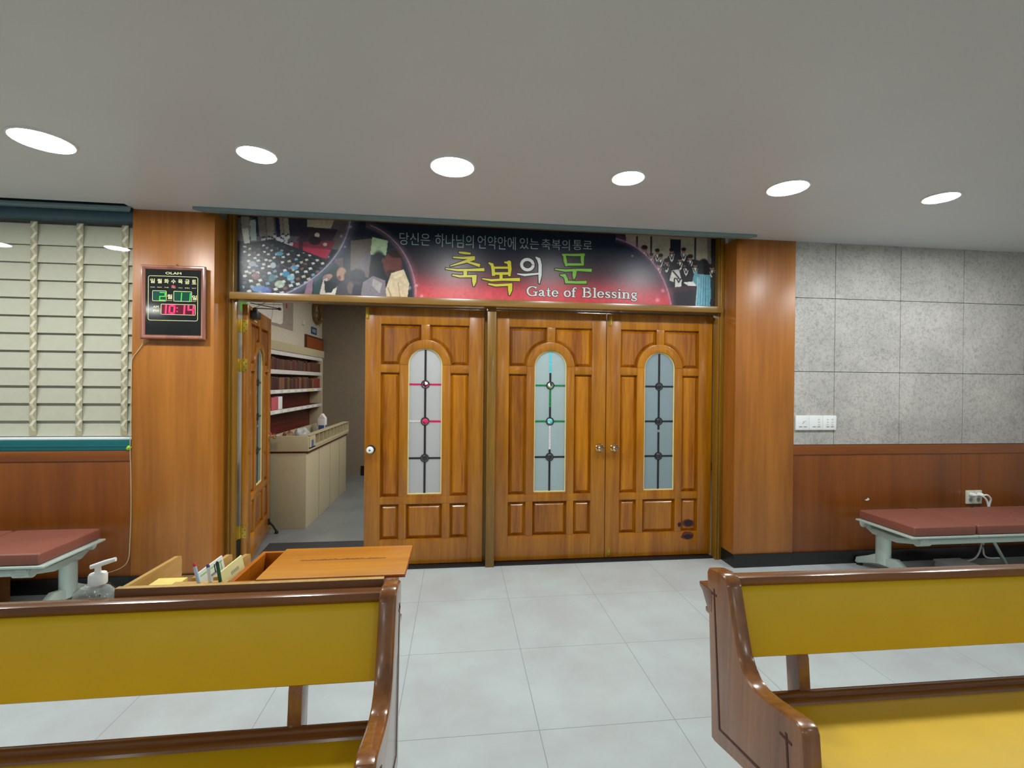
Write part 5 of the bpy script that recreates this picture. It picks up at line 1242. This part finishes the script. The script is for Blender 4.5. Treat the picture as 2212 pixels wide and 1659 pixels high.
b = bm_new(); box(b, -1.765, -1.675, 6.135, 6.225, 0.7965, 0.985, 0.002); prism(b, [(-1.765, 0.985), (-1.675, 0.985), (-1.715, 1.045), (-1.725, 1.045)], 'y', 6.135, 6.225, 0.001); mk('carton_body', b, MT['white'], ct)
b = bm_new(); box(b, -1.675, -1.6742, 6.145, 6.215, 0.81, 0.90); box(b, -1.755, -1.685, 6.1342, 6.135, 0.81, 0.90); mk('printing', b, MT['bluep'], ct)
b = bm_new(); box(b, -1.66, -1.545, 6.18, 6.42, 0.797, 0.835, 0.004); one('red_folder', b, MT['dkred'], 'dark red folder box on the far end of the lobby counter', 'folder')
b = bm_new(); box(b, -1.60, -1.55, 6.30, 6.38, 0.8352, 0.86, 0.002); one('name_card', b, MT['papery'], 'pale card lying on the dark red folder', 'card')
# things on the lobby side wall
mp = thing('wall_map', (-2.079, 5.4, 2.08), 'large grey and white district map poster on the lobby side wall', 'poster')
WX = -2.0795
def wallpoly(pts, x, th, mi=0, b=None):
    b = b or bm_new(); return prism(b, pts, 'x', x, x+th, 0, mi)
b = wallpoly(rect(4.60, 6.15, 2.09, 2.63), WX, 0.003); mk('poster_sheet', b, MT['mapgrey'], mp)
b = wallpoly([(4.70, 2.13), (5.30, 2.115), (5.74, 2.125), (5.80, 2.15), (5.81, 2.30), (5.77, 2.42), (5.83, 2.62), (4.70, 2.62)], WX+0.003, 0.0006); 
wallpoly([(4.70, 2.40), (5.02, 2.40), (5.22, 2.46), (5.30, 2.62), (4.70, 2.62)], WX+0.0036, 0.0006, 1, b); wallpoly([(4.70, 2.13), (4.86, 2.13), (4.86, 2.40), (4.70, 2.40)], WX+0.0036, 0.0006, 1, b)
for p, q in (((5.2, 2.30), (5.62, 2.62)), ((5.1, 2.26), (5.77, 2.36)), ((5.45, 2.12), (5.55, 2.42)), ((5.02, 2.2), (5.4, 2.35))):
    dx, dz = q[0]-p[0], q[1]-p[1]; L = math.hypot(dx, dz); nx, nz = -dz/L*0.005, dx/L*0.005
    wallpoly([(p[0]-nx, p[1]-nz), (q[0]-nx, q[1]-nz), (q[0]+nx, q[1]+nz), (p[0]+nx, p[1]+nz)], WX+0.0042, 0.0004, 2, b)
mk('map_print', b, [MT['mapwhite'], MT['mapgreen'], MT['mapgrey']], mp)
b = wallpoly(rect(5.96, 6.10, 2.155, 2.165), WX+0.0032, 0.0005); wallpoly(rect(5.90, 5.94, 2.34, 2.40), WX+0.0032, 0.0005, 1, b); mk('legend_print', b, [MT['greyprint'], MT['red']], mp)
b = bm_new(); box(b, -2.0795, -2.055, 6.49, 6.56, 2.215, 2.275, 0.004); box(b, -2.056, -2.052, 6.505, 6.545, 2.235, 2.265)
one('thermostat', b, [MT['offwhite']], 'small wall control box beside the wreath on the lobby wall', 'control')
wr_ = thing('wreath', (-2.05, 7.06, 2.47), 'golden dried wreath hanging high on the lobby side wall', 'wreath')
b = bm_new(); t = []
for k in range(37): a = 2*PI*k/36; t.append((-2.045, 7.06+0.15*math.cos(a), 2.47+0.15*math.sin(a)))
tube(b, t, 0.022, 8); mk('vine_ring', b, MT['sack'], wr_)
b = bm_new()
for k in range(120):
    a = random.uniform(0, 2*PI); r = 0.15+random.uniform(-0.055, 0.055); ln = random.uniform(0.03, 0.06); an = a+random.uniform(0.6, 2.4)
    p = Vector((-2.045+random.uniform(-0.02, 0.03), 7.06+r*math.cos(a), 2.47+r*math.sin(a))); dv = Vector((random.uniform(-0.2, 0.5), math.cos(an), math.sin(an)))*ln
    tube(b, [p, p+dv*0.5, p+dv], [0.002, 0.011, 0.001], 5, 0, 0.35)
lv = mk('dried_leaves', b, MT['gold'], wr_); lv['kind'] = 'stuff'
sg = thing('wall_sign', (-2.079, 7.0, 2.13), 'small blue sign with pale lettering under the wreath', 'sign')
b = wallpoly(rect(6.88, 7.13, 2.135, 2.235), WX, 0.006); mk('sign_plate', b, MT['signblue'], sg)
b = bm_new()
for k in range(4): wallpoly(rect(6.93+k*0.045, 6.94+k*0.045, 2.16, 2.21), WX+0.006, 0.0006, 0, b); 
for k in range(3): wallpoly(rect(6.94+k*0.045, 6.965+k*0.045, 2.185-0.02*(k % 2), 2.192-0.02*(k % 2)), WX+0.006, 0.0006, 0, b)
mk('sign_lettering', b, MT['paper'], sg)
pf = thing('picture_frame', (-2.06, 7.0, 1.90), 'brown framed board standing behind the bookcase end below the blue sign', 'picture')
b = bm_new(); box(b, -2.078, -2.055, 6.60, 7.40, 1.89, 2.10, 0.003); mk('frame', b, MT['dkframe'], pf)
b = bm_new(); box(b, -2.056, -2.053, 6.63, 7.37, 1.92, 2.075); mk('picture', b, MT['pic'], pf)
